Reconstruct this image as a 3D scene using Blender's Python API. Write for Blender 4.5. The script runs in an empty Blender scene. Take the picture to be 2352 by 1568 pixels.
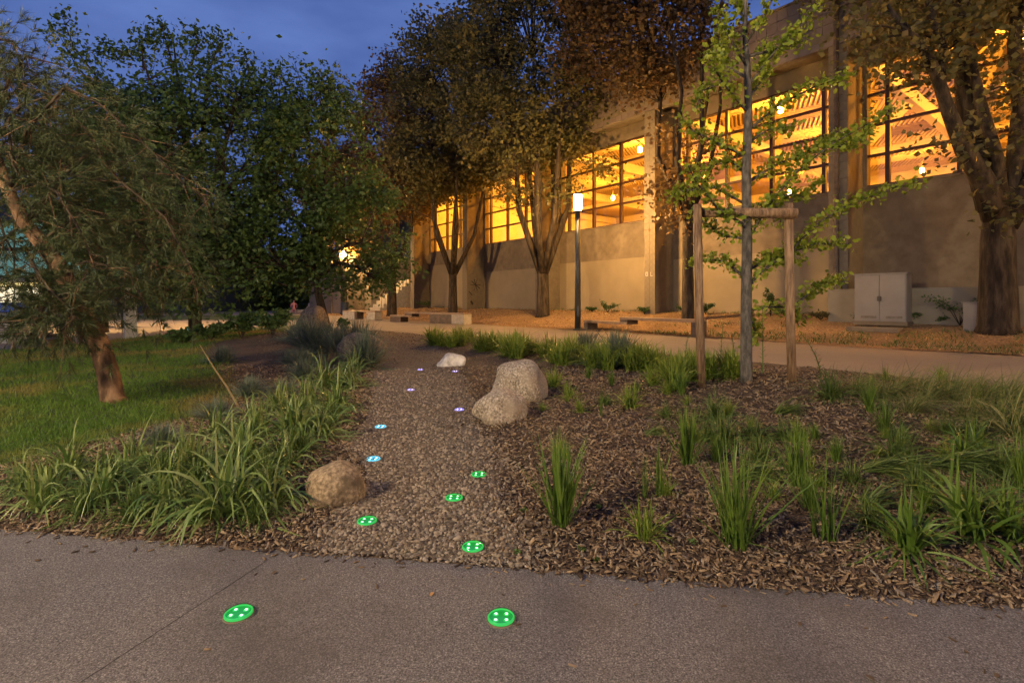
import bpy, math, random
import numpy as np
from mathutils import Vector, Matrix
R = random.Random(7)
N = np.random.RandomState(11)
sc = bpy.context.scene
COL = sc.collection
rad = math.radians

# ------------------------------------------------------------------ camera, sky, exposure
cam_d = bpy.data.cameras.new("camera"); cam = bpy.data.objects.new("camera", cam_d); COL.objects.link(cam)
cam.location = (0, 0, 1.0); cam.rotation_euler = (rad(90), 0, 0)
cam_d.lens = 18; cam_d.sensor_width = 36; cam_d.shift_y = -91 / 2352
cam_d.clip_start = 0.05; cam_d.clip_end = 900
sc.camera = cam
w = bpy.data.worlds.new("World"); sc.world = w; w.use_nodes = True
nt = w.node_tree; nt.nodes.clear()
wo = nt.nodes.new("ShaderNodeOutputWorld"); bg = nt.nodes.new("ShaderNodeBackground")
sky = nt.nodes.new("ShaderNodeTexSky"); sky.sky_type = 'NISHITA'; sky.sun_disc = False
sky.sun_elevation = rad(-4.5); sky.sun_rotation = rad(200)
tc = nt.nodes.new("ShaderNodeTexCoord"); mp = nt.nodes.new("ShaderNodeMapping"); mp.inputs['Scale'].default_value = (1, 1, 2.6)
nz = nt.nodes.new("ShaderNodeTexNoise"); nz.inputs['Scale'].default_value = 2.3; nz.inputs['Detail'].default_value = 5; nz.inputs['Roughness'].default_value = .5
rp = nt.nodes.new("ShaderNodeValToRGB")
rp.color_ramp.elements[0].position = .36; rp.color_ramp.elements[0].color = (.042, .084, .275, 1)
rp.color_ramp.elements[1].position = .68; rp.color_ramp.elements[1].color = (.13, .215, .54, 1)
mx = nt.nodes.new("ShaderNodeMix"); mx.data_type = 'RGBA'; mx.blend_type = 'ADD'; mx.inputs['Factor'].default_value = .12
nt.links.new(tc.outputs['Generated'], mp.inputs['Vector']); nt.links.new(mp.outputs[0], nz.inputs['Vector'])
nt.links.new(nz.outputs[0], rp.inputs[0]); nt.links.new(rp.outputs[0], mx.inputs['A']); nt.links.new(sky.outputs[0], mx.inputs['B'])
nt.links.new(mx.outputs['Result'], bg.inputs['Color']); bg.inputs['Strength'].default_value = 1.1
nt.links.new(bg.outputs[0], wo.inputs[0])
sc.view_settings.view_transform = 'Standard'; sc.view_settings.look = 'None'
sc.view_settings.exposure = 0.0; sc.view_settings.gamma = 1.0; sc.view_settings.use_curve_mapping = False
sc.render.engine = 'CYCLES'
cy = sc.cycles
cy.use_denoising = True
try: cy.denoiser = 'OPENIMAGEDENOISE'
except Exception: pass
cy.max_bounces = 6; cy.diffuse_bounces = 3; cy.glossy_bounces = 2; cy.transmission_bounces = 3; cy.transparent_max_bounces = 12
cy.caustics_reflective = False; cy.caustics_refractive = False; cy.sample_clamp_indirect = 4.0
LAMP_COL = (1.0, .75, .44); LAMP_L = 2500.0; WARM_COL = (1.0, .55, .17); WARM_L = 1950.0      # street lamps
HALL_COL = (1.0, .365, .024); HALL_L = 2700.0      # sodium lamps in the hall

# ------------------------------------------------------------------ helpers
F = 1176.0
def at(u, v, Y): return Vector(((u - 1176) / F * Y, Y, 1 + (693 - v) / F * Y))
CT, CS = .7825, .6226            # the wall's own frame: t = distance out from the camera's side, s = along the wall
def ts(t, s, z=0.0): return Vector((CT * t - CS * s, CS * t + CT * s, z))
WALL_ROT = math.atan2(CT, -CS)   # direction of +s
def sstep(a, b, x):
    x = np.clip((np.asarray(x, float) - a) / (b - a), 0, 1); return x * x * (3 - 2 * x)

def front(x): return 2.25 - .146 * (np.asarray(x, float) + 2.25)
BX = [-9.8, -8.6, -7.0, -5.2, -2.8, 4.1, 5.7, 10]; BY = [20.0, 21.3, 19.0, 17.3, 15.2, 8.3, 5.7, .4]
def back(x): return np.interp(x, BX, BY)
GY = [1.7, 1.85, 2.1, 2.35, 2.6, 2.89, 3.3, 3.83, 4.5, 5.68, 6.4, 8.58, 11, 14.3, 16.5]
GL = [-.82, -.83, -.80, -.77, -.76, -.86, -1.05, -1.15, -1.29, -1.55, -1.76, -2.3, -3.05, -4.2, -5.1]
GR = [.13, .09, .04, .0, -.03, -.06, -.12, -.215, -.31, -.46, -.6, -.99, -1.65, -2.5, -3.3]
LY = [2.4, 2.6, 2.82, 3.39, 4.03, 5.18, 6.3, 7.5, 9, 11, 13.5, 19, 21]
LR = [-3.3, -3.1, -2.86, -2.67, -2.5, -2.75, -3.5, -4.3, -5.5, -6.5, -6.8, -7.2, -7.6]
def vn(x, y, k, seed=0):
    return (np.sin(x * k + seed) * np.cos(y * k * 1.3 + seed * 2.1) + np.sin((x + y) * k * .7 + seed * 3) * .6 + np.sin(x * k * 2.3 - y * k * 1.9 + seed) * .35) / 1.95
def H(x, y):
    x = np.asarray(x, float); y = np.asarray(y, float)
    f = front(x); b = back(x)
    inside = (y > f) & (y < b) & (x > -9.8)
    e = sstep(0, .7, y - f) * sstep(0, .9, b - y)
    h = .003 + .015 * sstep(0, .07, y - f) + e * (.23 * np.exp(-((x - 2.45) / 1.25) ** 2 - ((y - 4.95) / 1.3) ** 2) + .13 * np.exp(-((x - 3.6) / 1.8) ** 2 - ((y - 3.2) / 1.3) ** 2)
                    + .07 * np.exp(-((x + 1.9) / .9) ** 2 - ((y - 3.0) / 1.2) ** 2) + .16 * np.exp(-((x + 4.6) / 2.0) ** 2 - ((y - 13.5) / 3.4) ** 2)
                    + .04 + .012 * vn(x, y, 3.1) + .006 * vn(x, y, 9, 2))
    gc = (np.interp(y, GY, GL) + np.interp(y, GY, GR)) / 2; gw = (np.interp(y, GY, GR) - np.interp(y, GY, GL)) / 2
    h = h - e * .045 * np.exp(-((x - gc) / (gw * 1.1)) ** 2)
    t = CT * x + CS * y
    bank = .012 + .58 * sstep(13.1, 17.4, t) + .012 * vn(x, y, 2.0, 4)
    return np.where(inside, np.maximum(h, .003), np.where(t > 13.05, bank, 0.0))
def Hs(x, y): return float(H(x, y))
def gp(u, v):
    """where the ray through a picture point meets the ground"""
    dx = (u - 1176) / F; dz = (693 - v) / F
    lo = 1.2; Y = lo
    while Y < 80:
        if 1 + dz * Y <= Hs(dx * Y, Y):
            a, b = Y / 1.02, Y
            for _ in range(12):
                m = (a + b) / 2
                if 1 + dz * m <= Hs(dx * m, m): b = m
                else: a = m
            return Vector((dx * b, b, Hs(dx * b, b)))
        Y *= 1.02
    return Vector((dx * Y, Y, 0))

def np_mesh(name, V, Fc, mats=None, smooth=False, midx=None):
    V = np.ascontiguousarray(V, dtype=np.float32); Fc = np.ascontiguousarray(Fc, dtype=np.int32)
    me = bpy.data.meshes.new(name); k = Fc.shape[1]
    me.vertices.add(len(V)); me.vertices.foreach_set('co', V.ravel())
    me.loops.add(Fc.size); me.loops.foreach_set('vertex_index', Fc.ravel())
    me.polygons.add(len(Fc)); me.polygons.foreach_set('loop_start', np.arange(0, Fc.size, k, dtype=np.int32))
    try: me.polygons.foreach_set('loop_total', np.full(len(Fc), k, dtype=np.int32))
    except Exception: pass
    for m in (mats or []): me.materials.append(m)
    if midx is not None: me.polygons.foreach_set('material_index', np.asarray(midx, dtype=np.int32))
    if smooth: me.polygons.foreach_set('use_smooth', np.ones(len(Fc), dtype=bool))
    me.update(calc_edges=True); me.validate()
    return me

class MB:
    """collects simple solids into one mesh"""
    def __init__(s): s.v = []; s.f = []
    def quad(s, a, b, c, d):
        i = len(s.v); s.v += [tuple(a), tuple(b), tuple(c), tuple(d)]; s.f.append((i, i + 1, i + 2, i + 3)); return s
    def hexa(s, p):   # 8 points: bottom ring 0-3, top ring 4-7
        i = len(s.v); s.v += [tuple(q) for q in p]
        s.f += [(i + 3, i + 2, i + 1, i), (i + 4, i + 5, i + 6, i + 7)] + [(i + k, i + (k + 1) % 4, i + 4 + (k + 1) % 4, i + 4 + k) for k in range(4)]
        return s
    def box(s, x0, x1, y0, y1, z0, z1):
        return s.hexa([(x0, y0, z0), (x1, y0, z0), (x1, y1, z0), (x0, y1, z0), (x0, y0, z1), (x1, y0, z1), (x1, y1, z1), (x0, y1, z1)])
    def tsbox(s, t0, t1, s0, s1, z0, z1):
        q = [(t0, s0), (t1, s0), (t1, s1), (t0, s1)]
        return s.hexa([ts(a, b, z0) for a, b in q] + [ts(a, b, z1) for a, b in q])
    def bar(s, a, b, wd, hg=None):
        a = Vector(a); b = Vector(b); hg = hg or wd; d = (b - a).normalized()
        up = Vector((0, 0, 1)) if abs(d.z) < .95 else Vector((0, 1, 0))
        x = d.cross(up).normalized() * wd / 2; y = x.cross(d).normalized() * hg / 2
        return s.hexa([a - x - y, a + x - y, a + x + y, a - x + y, b - x - y, b + x - y, b + x + y, b - x + y])
    def tube(s, pts, rs, n=8, cap=True):
        pts = [Vector(p) for p in pts]; i0 = len(s.v); m = len(pts)
        if not hasattr(rs, '__len__'): rs = [rs] * m
        px = None
        for k, p in enumerate(pts):
            d = (pts[min(k + 1, m - 1)] - pts[max(k - 1, 0)])
            d = d.normalized() if d.length > 1e-9 else Vector((0, 0, 1))
            if px is None:
                up = Vector((0, 0, 1)) if abs(d.z) < .9 else Vector((1, 0, 0)); px = d.cross(up).normalized()
            else:
                px = (px - d * px.dot(d)); px = px.normalized() if px.length > 1e-6 else d.orthogonal().normalized()
            py = d.cross(px)
            for j in range(n):
                a = 2 * math.pi * j / n; s.v.append(tuple(p + (px * math.cos(a) + py * math.sin(a)) * rs[k]))
        for k in range(m - 1):
            for j in range(n):
                a = i0 + k * n + j; b = i0 + k * n + (j + 1) % n; s.f.append((a, b, b + n, a + n))
        if cap:
            s.f.append(tuple(range(i0 + n - 1, i0 - 1, -1))); s.f.append(tuple(range(i0 + (m - 1) * n, i0 + m * n)))
        return s
    def lathe(s, prof, c=(0, 0, 0), n=24, sx=1, sy=1, cap=True):
        i0 = len(s.v); m = len(prof)
        for r, z in prof:
            for j in range(n):
                a = 2 * math.pi * j / n; s.v.append((c[0] + r * math.cos(a) * sx, c[1] + r * math.sin(a) * sy, c[2] + z))
        for k in range(m - 1):
            for j in range(n):
                a = i0 + k * n + j; b = i0 + k * n + (j + 1) % n; s.f.append((a, b, b + n, a + n))
        if cap: s.f.append(tuple(range(i0 + n - 1, i0 - 1, -1))); s.f.append(tuple(range(i0 + (m - 1) * n, i0 + m * n)))
        return s
    def mesh(s, name, m, smooth=False):
        me = bpy.data.meshes.new(name); me.from_pydata(s.v, [], s.f)
        for q in (m if isinstance(m, (list, tuple)) else [m]): me.materials.append(q)
        if smooth:
            for p in me.polygons: p.use_smooth = True
        me.update(); return me
    def build(s, name, m, parent=None, smooth=False, loc=None):
        return link(name, s.mesh(name, m, smooth), parent, loc)

def link(name, me, parent=None, loc=None):
    o = bpy.data.objects.new(name, me); COL.objects.link(o)
    if loc is not None: o.location = loc
    if parent is not None:
        o.parent = parent
    return o
def tag(o, label=None, cat=None, group=None, kind=None):
    if label: o['label'] = label
    if cat: o['category'] = cat
    if group: o['group'] = group
    if kind: o['kind'] = kind
    return o
def thing(name, label, cat, loc=(0, 0, 0), rz=0, group=None):
    o = bpy.data.objects.new(name, None); COL.objects.link(o); o.empty_display_size = .1
    o.location = loc; o.rotation_euler = (0, 0, rz); return tag(o, label, cat, group)
def copy_tree(o, parent=None):
    c = o.copy(); COL.objects.link(c)
    if parent is not None: c.parent = parent
    for ch in list(o.children): copy_tree(ch, c)
    return c
def bevel(o, wd=.01, seg=2):
    m = o.modifiers.new('b', 'BEVEL'); m.width = wd; m.segments = seg; m.limit_method = 'ANGLE'; return o

# ------------------------------------------------------------------ materials
def M(name, cols, rough=.8, scale=4.0, detail=6, bump=0.0, bscale=None, island=0.0, stretch=None, spec=.3, metal=0.0, trans=0.0, fac=(.35, .65), cols2=None, extra=None):
    m = bpy.data.materials.new(name); m.use_nodes = True; t = m.node_tree; b = t.nodes['Principled BSDF']
    b.inputs['Roughness'].default_value = rough; b.inputs['Metallic'].default_value = metal
    b.inputs['Specular IOR Level'].default_value = spec
    tcn = t.nodes.new('ShaderNodeTexCoord'); src = tcn.outputs['Object']
    if stretch:
        q = t.nodes.new('ShaderNodeMapping'); q.inputs['Scale'].default_value = stretch; t.links.new(src, q.inputs[0]); src = q.outputs[0]
    n = t.nodes.new('ShaderNodeTexNoise'); n.inputs['Scale'].default_value = scale; n.inputs['Detail'].default_value = detail; n.inputs['Roughness'].default_value = .6
    t.links.new(src, n.inputs['Vector'])
    val = n.outputs[0]
    if island > 0:
        g = t.nodes.new('ShaderNodeNewGeometry'); mm = t.nodes.new('ShaderNodeMix'); mm.data_type = 'FLOAT'; mm.inputs['Factor'].default_value = island
        mr = t.nodes.new('ShaderNodeMapRange'); mr.inputs['To Min'].default_value = fac[0]; mr.inputs['To Max'].default_value = fac[1]
        t.links.new(g.outputs['Random Per Island'], mr.inputs['Value'])
        t.links.new(val, mm.inputs['A']); t.links.new(mr.outputs[0], mm.inputs['B']); val = mm.outputs['Result']
    r = t.nodes.new('ShaderNodeValToRGB'); el = r.color_ramp.elements
    while len(el) < len(cols): el.new(.5)
    for i, c in enumerate(cols):
        el[i].position = fac[0] + (fac[1] - fac[0]) * i / max(1, len(cols) - 1); el[i].color = (*c, 1)
    t.links.new(val, r.inputs[0]); colout = r.outputs[0]
    if cols2:     # broad blotches of a second colour: (colour, scale, lo, hi)
        c2, s2, lo, hi = cols2
        n2 = t.nodes.new('ShaderNodeTexNoise'); n2.inputs['Scale'].default_value = s2; n2.inputs['Detail'].default_value = 4; t.links.new(tcn.outputs['Object'], n2.inputs['Vector'])
        m2 = t.nodes.new('ShaderNodeMapRange'); m2.inputs['From Min'].default_value = lo; m2.inputs['From Max'].default_value = hi; t.links.new(n2.outputs[0], m2.inputs['Value'])
        mc = t.nodes.new('ShaderNodeMix'); mc.data_type = 'RGBA'; t.links.new(m2.outputs[0], mc.inputs['Factor']); t.links.new(colout, mc.inputs['A']); mc.inputs['B'].default_value = (*c2, 1); colout = mc.outputs['Result']
    t.links.new(colout, b.inputs['Base Color'])
    if bump > 0:
        nb = t.nodes.new('ShaderNodeTexNoise'); nb.inputs['Scale'].default_value = bscale or scale * 3; nb.inputs['Detail'].default_value = 5; t.links.new(src, nb.inputs['Vector'])
        bp = t.nodes.new('ShaderNodeBump'); bp.inputs['Strength'].default_value = 1; bp.inputs['Distance'].default_value = bump; t.links.new(nb.outputs[0], bp.inputs['Height']); t.links.new(bp.outputs[0], b.inputs['Normal'])
    if trans > 0:
        tr = t.nodes.new('ShaderNodeBsdfTranslucent'); ms = t.nodes.new('ShaderNodeMixShader'); ms.inputs[0].default_value = trans
        t.links.new(colout, tr.inputs['Color']); t.links.new(b.outputs[0], ms.inputs[1]); t.links.new(tr.outputs[0], ms.inputs[2])
        t.links.new(ms.outputs[0], t.nodes['Material Output'].inputs[0])
    return m
def EM(name, col, st, base=(.8, .8, .8)):
    m = bpy.data.materials.new(name); m.use_nodes = True; b = m.node_tree.nodes['Principled BSDF']
    b.inputs['Base Color'].default_value = (*base, 1); b.inputs['Emission Color'].default_value = (*col, 1); b.inputs['Emission Strength'].default_value = st
    return m
def glass_pane(name, tint=(.95, .95, .95), gl=.06):
    m = bpy.data.materials.new(name); m.use_nodes = True; t = m.node_tree; t.nodes.clear()
    o = t.nodes.new('ShaderNodeOutputMaterial'); a = t.nodes.new('ShaderNodeBsdfTransparent'); a.inputs[0].default_value = (*tint, 1)
    g = t.nodes.new('ShaderNodeBsdfGlossy'); g.inputs['Roughness'].default_value = .05; x = t.nodes.new('ShaderNodeMixShader'); x.inputs[0].default_value = gl
    t.links.new(a.outputs[0], x.inputs[1]); t.links.new(g.outputs[0], x.inputs[2]); t.links.new(x.outputs[0], o.inputs[0]); return m

m_asph = M('aggregate_asphalt', [(.035, .031, .031), (.082, .073, .071), (.135, .122, .119), (.27, .25, .24)], .85, 230, 3, .003, 260, fac=(.33, .70), cols2=((.055, .047, .043), 1.7, .48, .78))
m_path = M('compacted_path', [(.17, .135, .09), (.23, .185, .125), (.29, .24, .17)], .9, 60, 5, .004, 80, cols2=((.2, .16, .115), .5, .42, .7))
m_soil = M('bark_mulch_ground', [(.022, .014, .009), (.07, .045, .028), (.14, .092, .06)], .95, 45, 6, .012, 60, cols2=((.05, .034, .022), 1.6, .45, .7))
m_gravelg = M('gravel_ground', [(.04, .03, .022), (.095, .074, .055), (.17, .14, .105)], .95, 55, 5, .012, 60)
m_lawng = M('lawn_ground', [(.014, .028, .006), (.03, .055, .012), (.05, .075, .02)], .95, 30, 6, .012, 50, cols2=((.11, .075, .03), .55, .52, .66))
m_bankg = M('litter_ground', [(.12, .07, .03), (.26, .16, .075), (.42, .28, .14)], .95, 22, 6, .02, 30, cols2=((.16, .095, .04), .8, .4, .7))
m_ground = M('far_ground', [(.05, .05, .04), (.09, .085, .07)], .95, 2)
m_chip = M('wood_chip', [(.018, .012, .008), (.065, .042, .026), (.125, .082, .048), (.26, .185, .11), (.13, .12, .108)], .9, 30, island=.9, fac=(.0, 1.0), bump=.001, bscale=150)
m_peb = M('pebble', [(.04, .029, .021), (.105, .079, .056), (.165, .129, .092), (.27, .22, .165), (.13, .113, .098)], .85, 30, island=.9, fac=(0, 1), bump=.001, bscale=200)
m_litter = M('dry_leaf', [(.15, .075, .025), (.34, .19, .07), (.5, .32, .14), (.3, .2, .1)], .85, 10, island=.9, fac=(0, 1))
m_blade = M('lily_blade', [(.03, .07, .014), (.07, .13, .026), (.14, .20, .045), (.22, .27, .09), (.15, .21, .055), (.24, .17, .08)], .42, 6, island=.8, fac=(0, 1), trans=.28, spec=.45)
m_reed = M('reed_blade', [(.04, .085, .01), (.085, .15, .02), (.15, .22, .04)], .45, 6, island=.8, fac=(0, 1), trans=.3, spec=.4)
m_sedge = M('sedge_blade', [(.035, .065, .012), (.075, .12, .024), (.14, .18, .045)], .5, 6, island=.8, fac=(0, 1), trans=.25)
m_bright = M('fresh_grass', [(.09, .15, .015), (.16, .23, .03), (.26, .30, .06)], .5, 6, island=.8, fac=(0, 1), trans=.35)
m_fesc = M('fescue_blade', [(.055, .085, .06), (.10, .135, .10), (.17, .19, .14)], .6, 6, island=.8, fac=(0, 1), trans=.25)
m_tan = M('dry_grass_blade', [(.14, .10, .05), (.24, .18, .09), (.34, .27, .14)], .7, 6, island=.8, fac=(0, 1), trans=.3)
m_stipa = M('feather_grass_blade', [(.04, .07, .014), (.09, .13, .028), (.17, .18, .06), (.36, .29, .14)], .6, 6, island=.8, fac=(0, 1), trans=.3)
m_turf = M('turf_blade', [(.03, .075, .008), (.065, .135, .014), (.12, .19, .028)], .6, 1.1, 5, island=.45, fac=(.2, .8), trans=.3, cols2=((.20, .14, .045), .55, .48, .62))
m_weed = M('weed_leaf', [(.05, .1, .02), (.1, .17, .035)], .5, 6, island=.8, fac=(0, 1), trans=.3)
m_lind = M('linden_leaf', [(.045, .05, .018), (.08, .082, .03), (.115, .105, .04), (.16, .105, .036)], .55, .5, 3, island=.6, fac=(.15, .85), trans=.38)
m_lindr = M('rusty_linden_leaf', [(.055, .04, .018), (.10, .068, .028), (.15, .082, .03), (.09, .078, .028)], .55, .5, 3, island=.6, fac=(.15, .85), trans=.38)
m_tree = M('broad_leaf', [(.026, .052, .014), (.055, .10, .026), (.095, .15, .036)], .5, .6, 3, island=.6, fac=(.15, .85), trans=.35)
m_gink = M('ginkgo_leaf', [(.09, .15, .012), (.18, .24, .022), (.30, .34, .045)], .5, 3, island=.8, fac=(0, 1), trans=.4)
m_needle = M('pine_needle', [(.010, .020, .007), (.022, .035, .011), (.043, .06, .019), (.09, .05, .02)], .55, 2.2, island=.6, fac=(.15, .9), trans=.1)
m_bark = M('linden_bark', [(.010, .007, .005), (.030, .021, .014), (.065, .049, .033)], .9, 9, 8, .03, 10, stretch=(1, 1, .22))
m_bark2 = M('sapling_bark', [(.03, .027, .022), (.07, .062, .052), (.12, .105, .085)], .8, 30, 6, .003, 40, stretch=(1, 1, .35))
m_pbark = M('pine_bark', [(.022, .013, .008), (.085, .048, .027), (.19, .12, .07)], .9, 9, 8, .02, 12, stretch=(1, 1, .4))
m_stake = M('stake_wood', [(.08, .048, .027), (.18, .11, .06), (.27, .175, .10)], .75, 8, 8, .003, 20, stretch=(6, 6, .7))
m_boul4 = M('brown_boulder', [(.05, .04, .03), (.11, .085, .06), (.18, .14, .10)], .9, 20, 5, .01, 15)
m_boul = M('granite_boulder', [(.09, .07, .05), (.22, .18, .135), (.42, .36, .28)], .85, 55, 5, .006, 25, cols2=((.26, .21, .15), 5, .45, .7))
m_boul2 = M('sandstone_boulder', [(.10, .07, .042), (.19, .14, .085), (.32, .24, .15)], .9, 60, 8, .008, 26, cols2=((.07, .05, .028), 7, .52, .66))
m_boul3 = M('pale_boulder', [(.28, .26, .24), (.45, .42, .39), (.6, .57, .52)], .8, 9, 6, .01, 16)
m_steel = M('dark_bench_steel', [(.035, .022, .015), (.07, .045, .03), (.10, .065, .042)], .55, 5, 5, .001, spec=.5)
m_seat = M('bench_top', [(.15, .10, .065), (.24, .17, .11)], .5, 6, 5, .001, spec=.5)
m_conc = M('concrete', [(.26, .24, .21), (.36, .34, .30)], .85, 6, 6, .002, 40)
m_pole = M('pole_paint', [(.025, .028, .025), (.045, .05, .045)], .45, 5, spec=.5)
m_wall = M('render_wall', [(.125, .097, .066), (.16, .125, .086), (.19, .15, .105)], .9, 3, 6, .003, 60, cols2=((.125, .097, .066), .45, .42, .75))
m_paint = M('cream_overpaint', [(.20, .16, .105), (.235, .19, .125)], .85, 1.2, 6, .002, 60)
m_block = M('concrete_block', [(.13, .105, .075), (.165, .135, .098)], .9, 5, 6, .003, 60)
m_mortar = M('mortar', [(.13, .11, .09), (.18, .155, .125)], .95, 8)
m_tile = M('fascia_tile', [(.13, .10, .09), (.17, .135, .12)], .7, 3, 5, island=.4, fac=(.3, .7))
m_frame = M('window_steel', [(.035, .012, .006), (.05, .018, .01)], .5, 5, spec=.4)
m_in = M('hall_plaster', [(.55, .5, .42), (.62, .57, .48)], .9, 1.5)
m_slat = M('ceiling_slat', [(.5, .4, .3), (.6, .5, .38)], .8, 3)
m_gap = M('ceiling_backing', [(.34, .26, .17), (.38, .29, .19)], .9, 3)
m_cab = M('painted_cabinet', [(.18, .165, .15), (.21, .195, .175)], .6, 2, 5, .001, 30)
m_white = M('white_render', [(.16, .145, .11), (.20, .18, .14)], .85, 1.5, 6)
m_blue = M('dark_blue_cladding', [(.02, .032, .05), (.03, .045, .07)], .6, 2)
m_glass = glass_pane('window_glass')
m_lampg = EM('lamp_glow', LAMP_COL, LAMP_L); m_lampw = EM('warm_lamp_glow', WARM_COL, WARM_L)
m_hall = EM('hall_lamp_glow', HALL_COL, HALL_L)
m_black = M('dark_marker', [(.02, .018, .015), (.03, .025, .02)], .7, 9)
m_pale = M('pale_marker', [(.5, .47, .4), (.55, .5, .44)], .7, 9)

# ------------------------------------------------------------------ ground sheets
def grid(name, xs, ys_of, mat, dz=0.0, nrow=120, power=2.0, kind='structure', zfun=None):
    """sheet between two curves y0(x), y1(x)"""
    a = np.linspace(0, 1, nrow) ** power
    V = []
    for x in xs:
        y0, y1 = ys_of(x); y = y0 + (y1 - y0) * a
        V.append(np.stack([np.full(nrow, x), y, (H(np.full(nrow, x), y) if zfun is None else zfun(x, y)) + dz], 1))
    V = np.concatenate(V); n = len(xs)
    i, j = np.meshgrid(np.arange(n - 1), np.arange(nrow - 1), indexing='ij'); q = (i * nrow + j).ravel()
    return tag(link(name, np_mesh(name, V, np.stack([q, q + nrow, q + nrow + 1, q + 1], 1), [mat], True)), kind=kind)
def gridy(name, ys, xs_of, mat, dz=0.0, ncol=60):
    V = []
    for y in ys:
        x0, x1 = xs_of(y); x = np.linspace(x0, x1, ncol)
        V.append(np.stack([x, np.full(ncol, y), H(x, np.full(ncol, y)) + dz], 1))
    V = np.concatenate(V); n = len(ys)
    i, j = np.meshgrid(np.arange(n - 1), np.arange(ncol - 1), indexing='ij'); q = (i * ncol + j).ravel()
    return tag(link(name, np_mesh(name, V, np.stack([q, q + 1, q + ncol + 1, q + ncol], 1), [mat], True)), kind='structure')
tag(MB().quad((-500, -200, -.03), (500, -200, -.03), (500, 700, -.03), (-500, 700, -.03)).build('ground', m_ground), kind='structure')
tag(MB().quad((-70, -12, -.004), (45, -12, -.004), (45, 75, -.004), (-70, 75, -.004)).build('park_path', m_path), kind='structure')
fx = np.linspace(-14, 14, 60)
pv = MB()
for a, b in zip(fx[:-1], fx[1:]):
    pv.quad((a, -8, .002), (b, -8, .002), (b, float(front(b)) + .06, .002), (a, float(front(a)) + .06, .002))
tag(pv.build('front_pavement', m_asph), kind='structure')
xs = np.concatenate([np.linspace(-9.79, -3.2, 60), np.linspace(-3.1, 4, 160), np.linspace(4.1, 9.2, 50)])
grid('mulch_bed', xs, lambda x: (float(front(x)), float(max(back(x), front(x) + .05))), m_soil, 0, 150, 2.2)
gys = np.concatenate([np.linspace(1.93, 6, 150), np.linspace(6.1, 16.3, 60)])
gridy('gravel_strip', gys, lambda y: (max(np.interp(y, GY, GL) + .035 * math.sin(y * 5), -2.2 - (y - 2.25) / .146), np.interp(y, GY, GR) + .04 * math.sin(y * 4.1 + 1)), m_gravelg, .006, 30)
lys = np.concatenate([np.linspace(2.35, 8, 90), np.linspace(8.2, 19.9, 60)])
gridy('lawn', lys, lambda y: (max(-9.75, -2.2 - (y - 2.25) / .146), np.interp(y, LY, LR) + .05 * math.sin(y * 3.3)), m_lawng, .006, 90)
# bank under the trees, in the wall's frame
tt = np.concatenate([np.linspace(13.1, 18.2, 40)]); ss = np.linspace(-12, 47, 160)
T_, S_ = np.meshgrid(tt, ss, indexing='ij'); T_ = T_.copy()
T_[0] += .12 * np.sin(ss * 1.1) - .012 * np.clip(ss - 8, 0, 30)
X_ = CT * T_ - CS * S_; Y_ = CS * T_ + CT * S_
Vb = np.stack([X_.ravel(), Y_.ravel(), H(X_.ravel(), Y_.ravel()) + .003], 1); nr = len(ss)
i, j = np.meshgrid(np.arange(len(tt) - 1), np.arange(nr - 1), indexing='ij'); q = (i * nr + j).ravel()
tag(link('litter_bank', np_mesh('litter_bank', Vb, np.stack([q, q + nr, q + nr + 1, q + 1], 1), [m_bankg], True)), kind='structure')
# expansion joint cut in the pavement, seen as a thin dark line
j0 = gp(185, 1568); j1 = gp(610, 1290); jb = MB(); jp = [j0.lerp(j1, k / 40) + Vector((R.gauss(0, .0009), R.gauss(0, .0009), 0)) for k in range(41)]
for a, b in zip(jp[:-1], jp[1:]): jb.bar((a.x, a.y, .0024), (b.x, b.y, .0024), R.uniform(.0012, .0028), .0012)
tag(jb.build('pavement_joint', m_black), kind='structure')

# ------------------------------------------------------------------ scattered stuff (one mesh each, real pieces)
ICO = None
def ico():
    g = (1 + 5 ** .5) / 2
    v = np.array([(-1, g, 0), (1, g, 0), (-1, -g, 0), (1, -g, 0), (0, -1, g), (0, 1, g), (0, -1, -g), (0, 1, -g), (g, 0, -1), (g, 0, 1), (-g, 0, -1), (-g, 0, 1)], float)
    v /= np.linalg.norm(v[0])
    f = np.array([(0, 11, 5), (0, 5, 1), (0, 1, 7), (0, 7, 10), (0, 10, 11), (1, 5, 9), (5, 11, 4), (11, 10, 2), (10, 7, 6), (7, 1, 8), (3, 9, 4), (3, 4, 2), (3, 2, 6), (3, 6, 8), (3, 8, 9), (4, 9, 5), (2, 4, 11), (6, 2, 10), (8, 6, 7), (9, 8, 1)])
    return v, f
BOXV = np.array([(-1, -.6, -1), (1, -.8, -1), (.9, .7, -1), (-.8, 1, -1), (-.9, -.7, 1), (.8, -.6, 1), (1, .6, 1), (-1, .8, 1)], float)
BOXF = np.array([(3, 2, 1, 0), (4, 5, 6, 7), (0, 1, 5, 4), (1, 2, 6, 5), (2, 3, 7, 6), (3, 0, 4, 7)])
def rots(n, tilt):
    a = N.uniform(0, 2 * np.pi, n); b = N.normal(0, tilt, n); c = N.normal(0, tilt, n)
    ca, sa, cb, sb, cc, scc = np.cos(a), np.sin(a), np.cos(b), np.sin(b), np.cos(c), np.sin(c); z = np.zeros(n); o = np.ones(n)
    Rz = np.stack([ca, -sa, z, sa, ca, z, z, z, o], 1).reshape(n, 3, 3); Ry = np.stack([cb, z, sb, z, o, z, -sb, z, cb], 1).reshape(n, 3, 3); Rx = np.stack([o, z, z, z, cc, -scc, z, scc, cc], 1).reshape(n, 3, 3)
    return Rz @ Ry @ Rx
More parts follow.
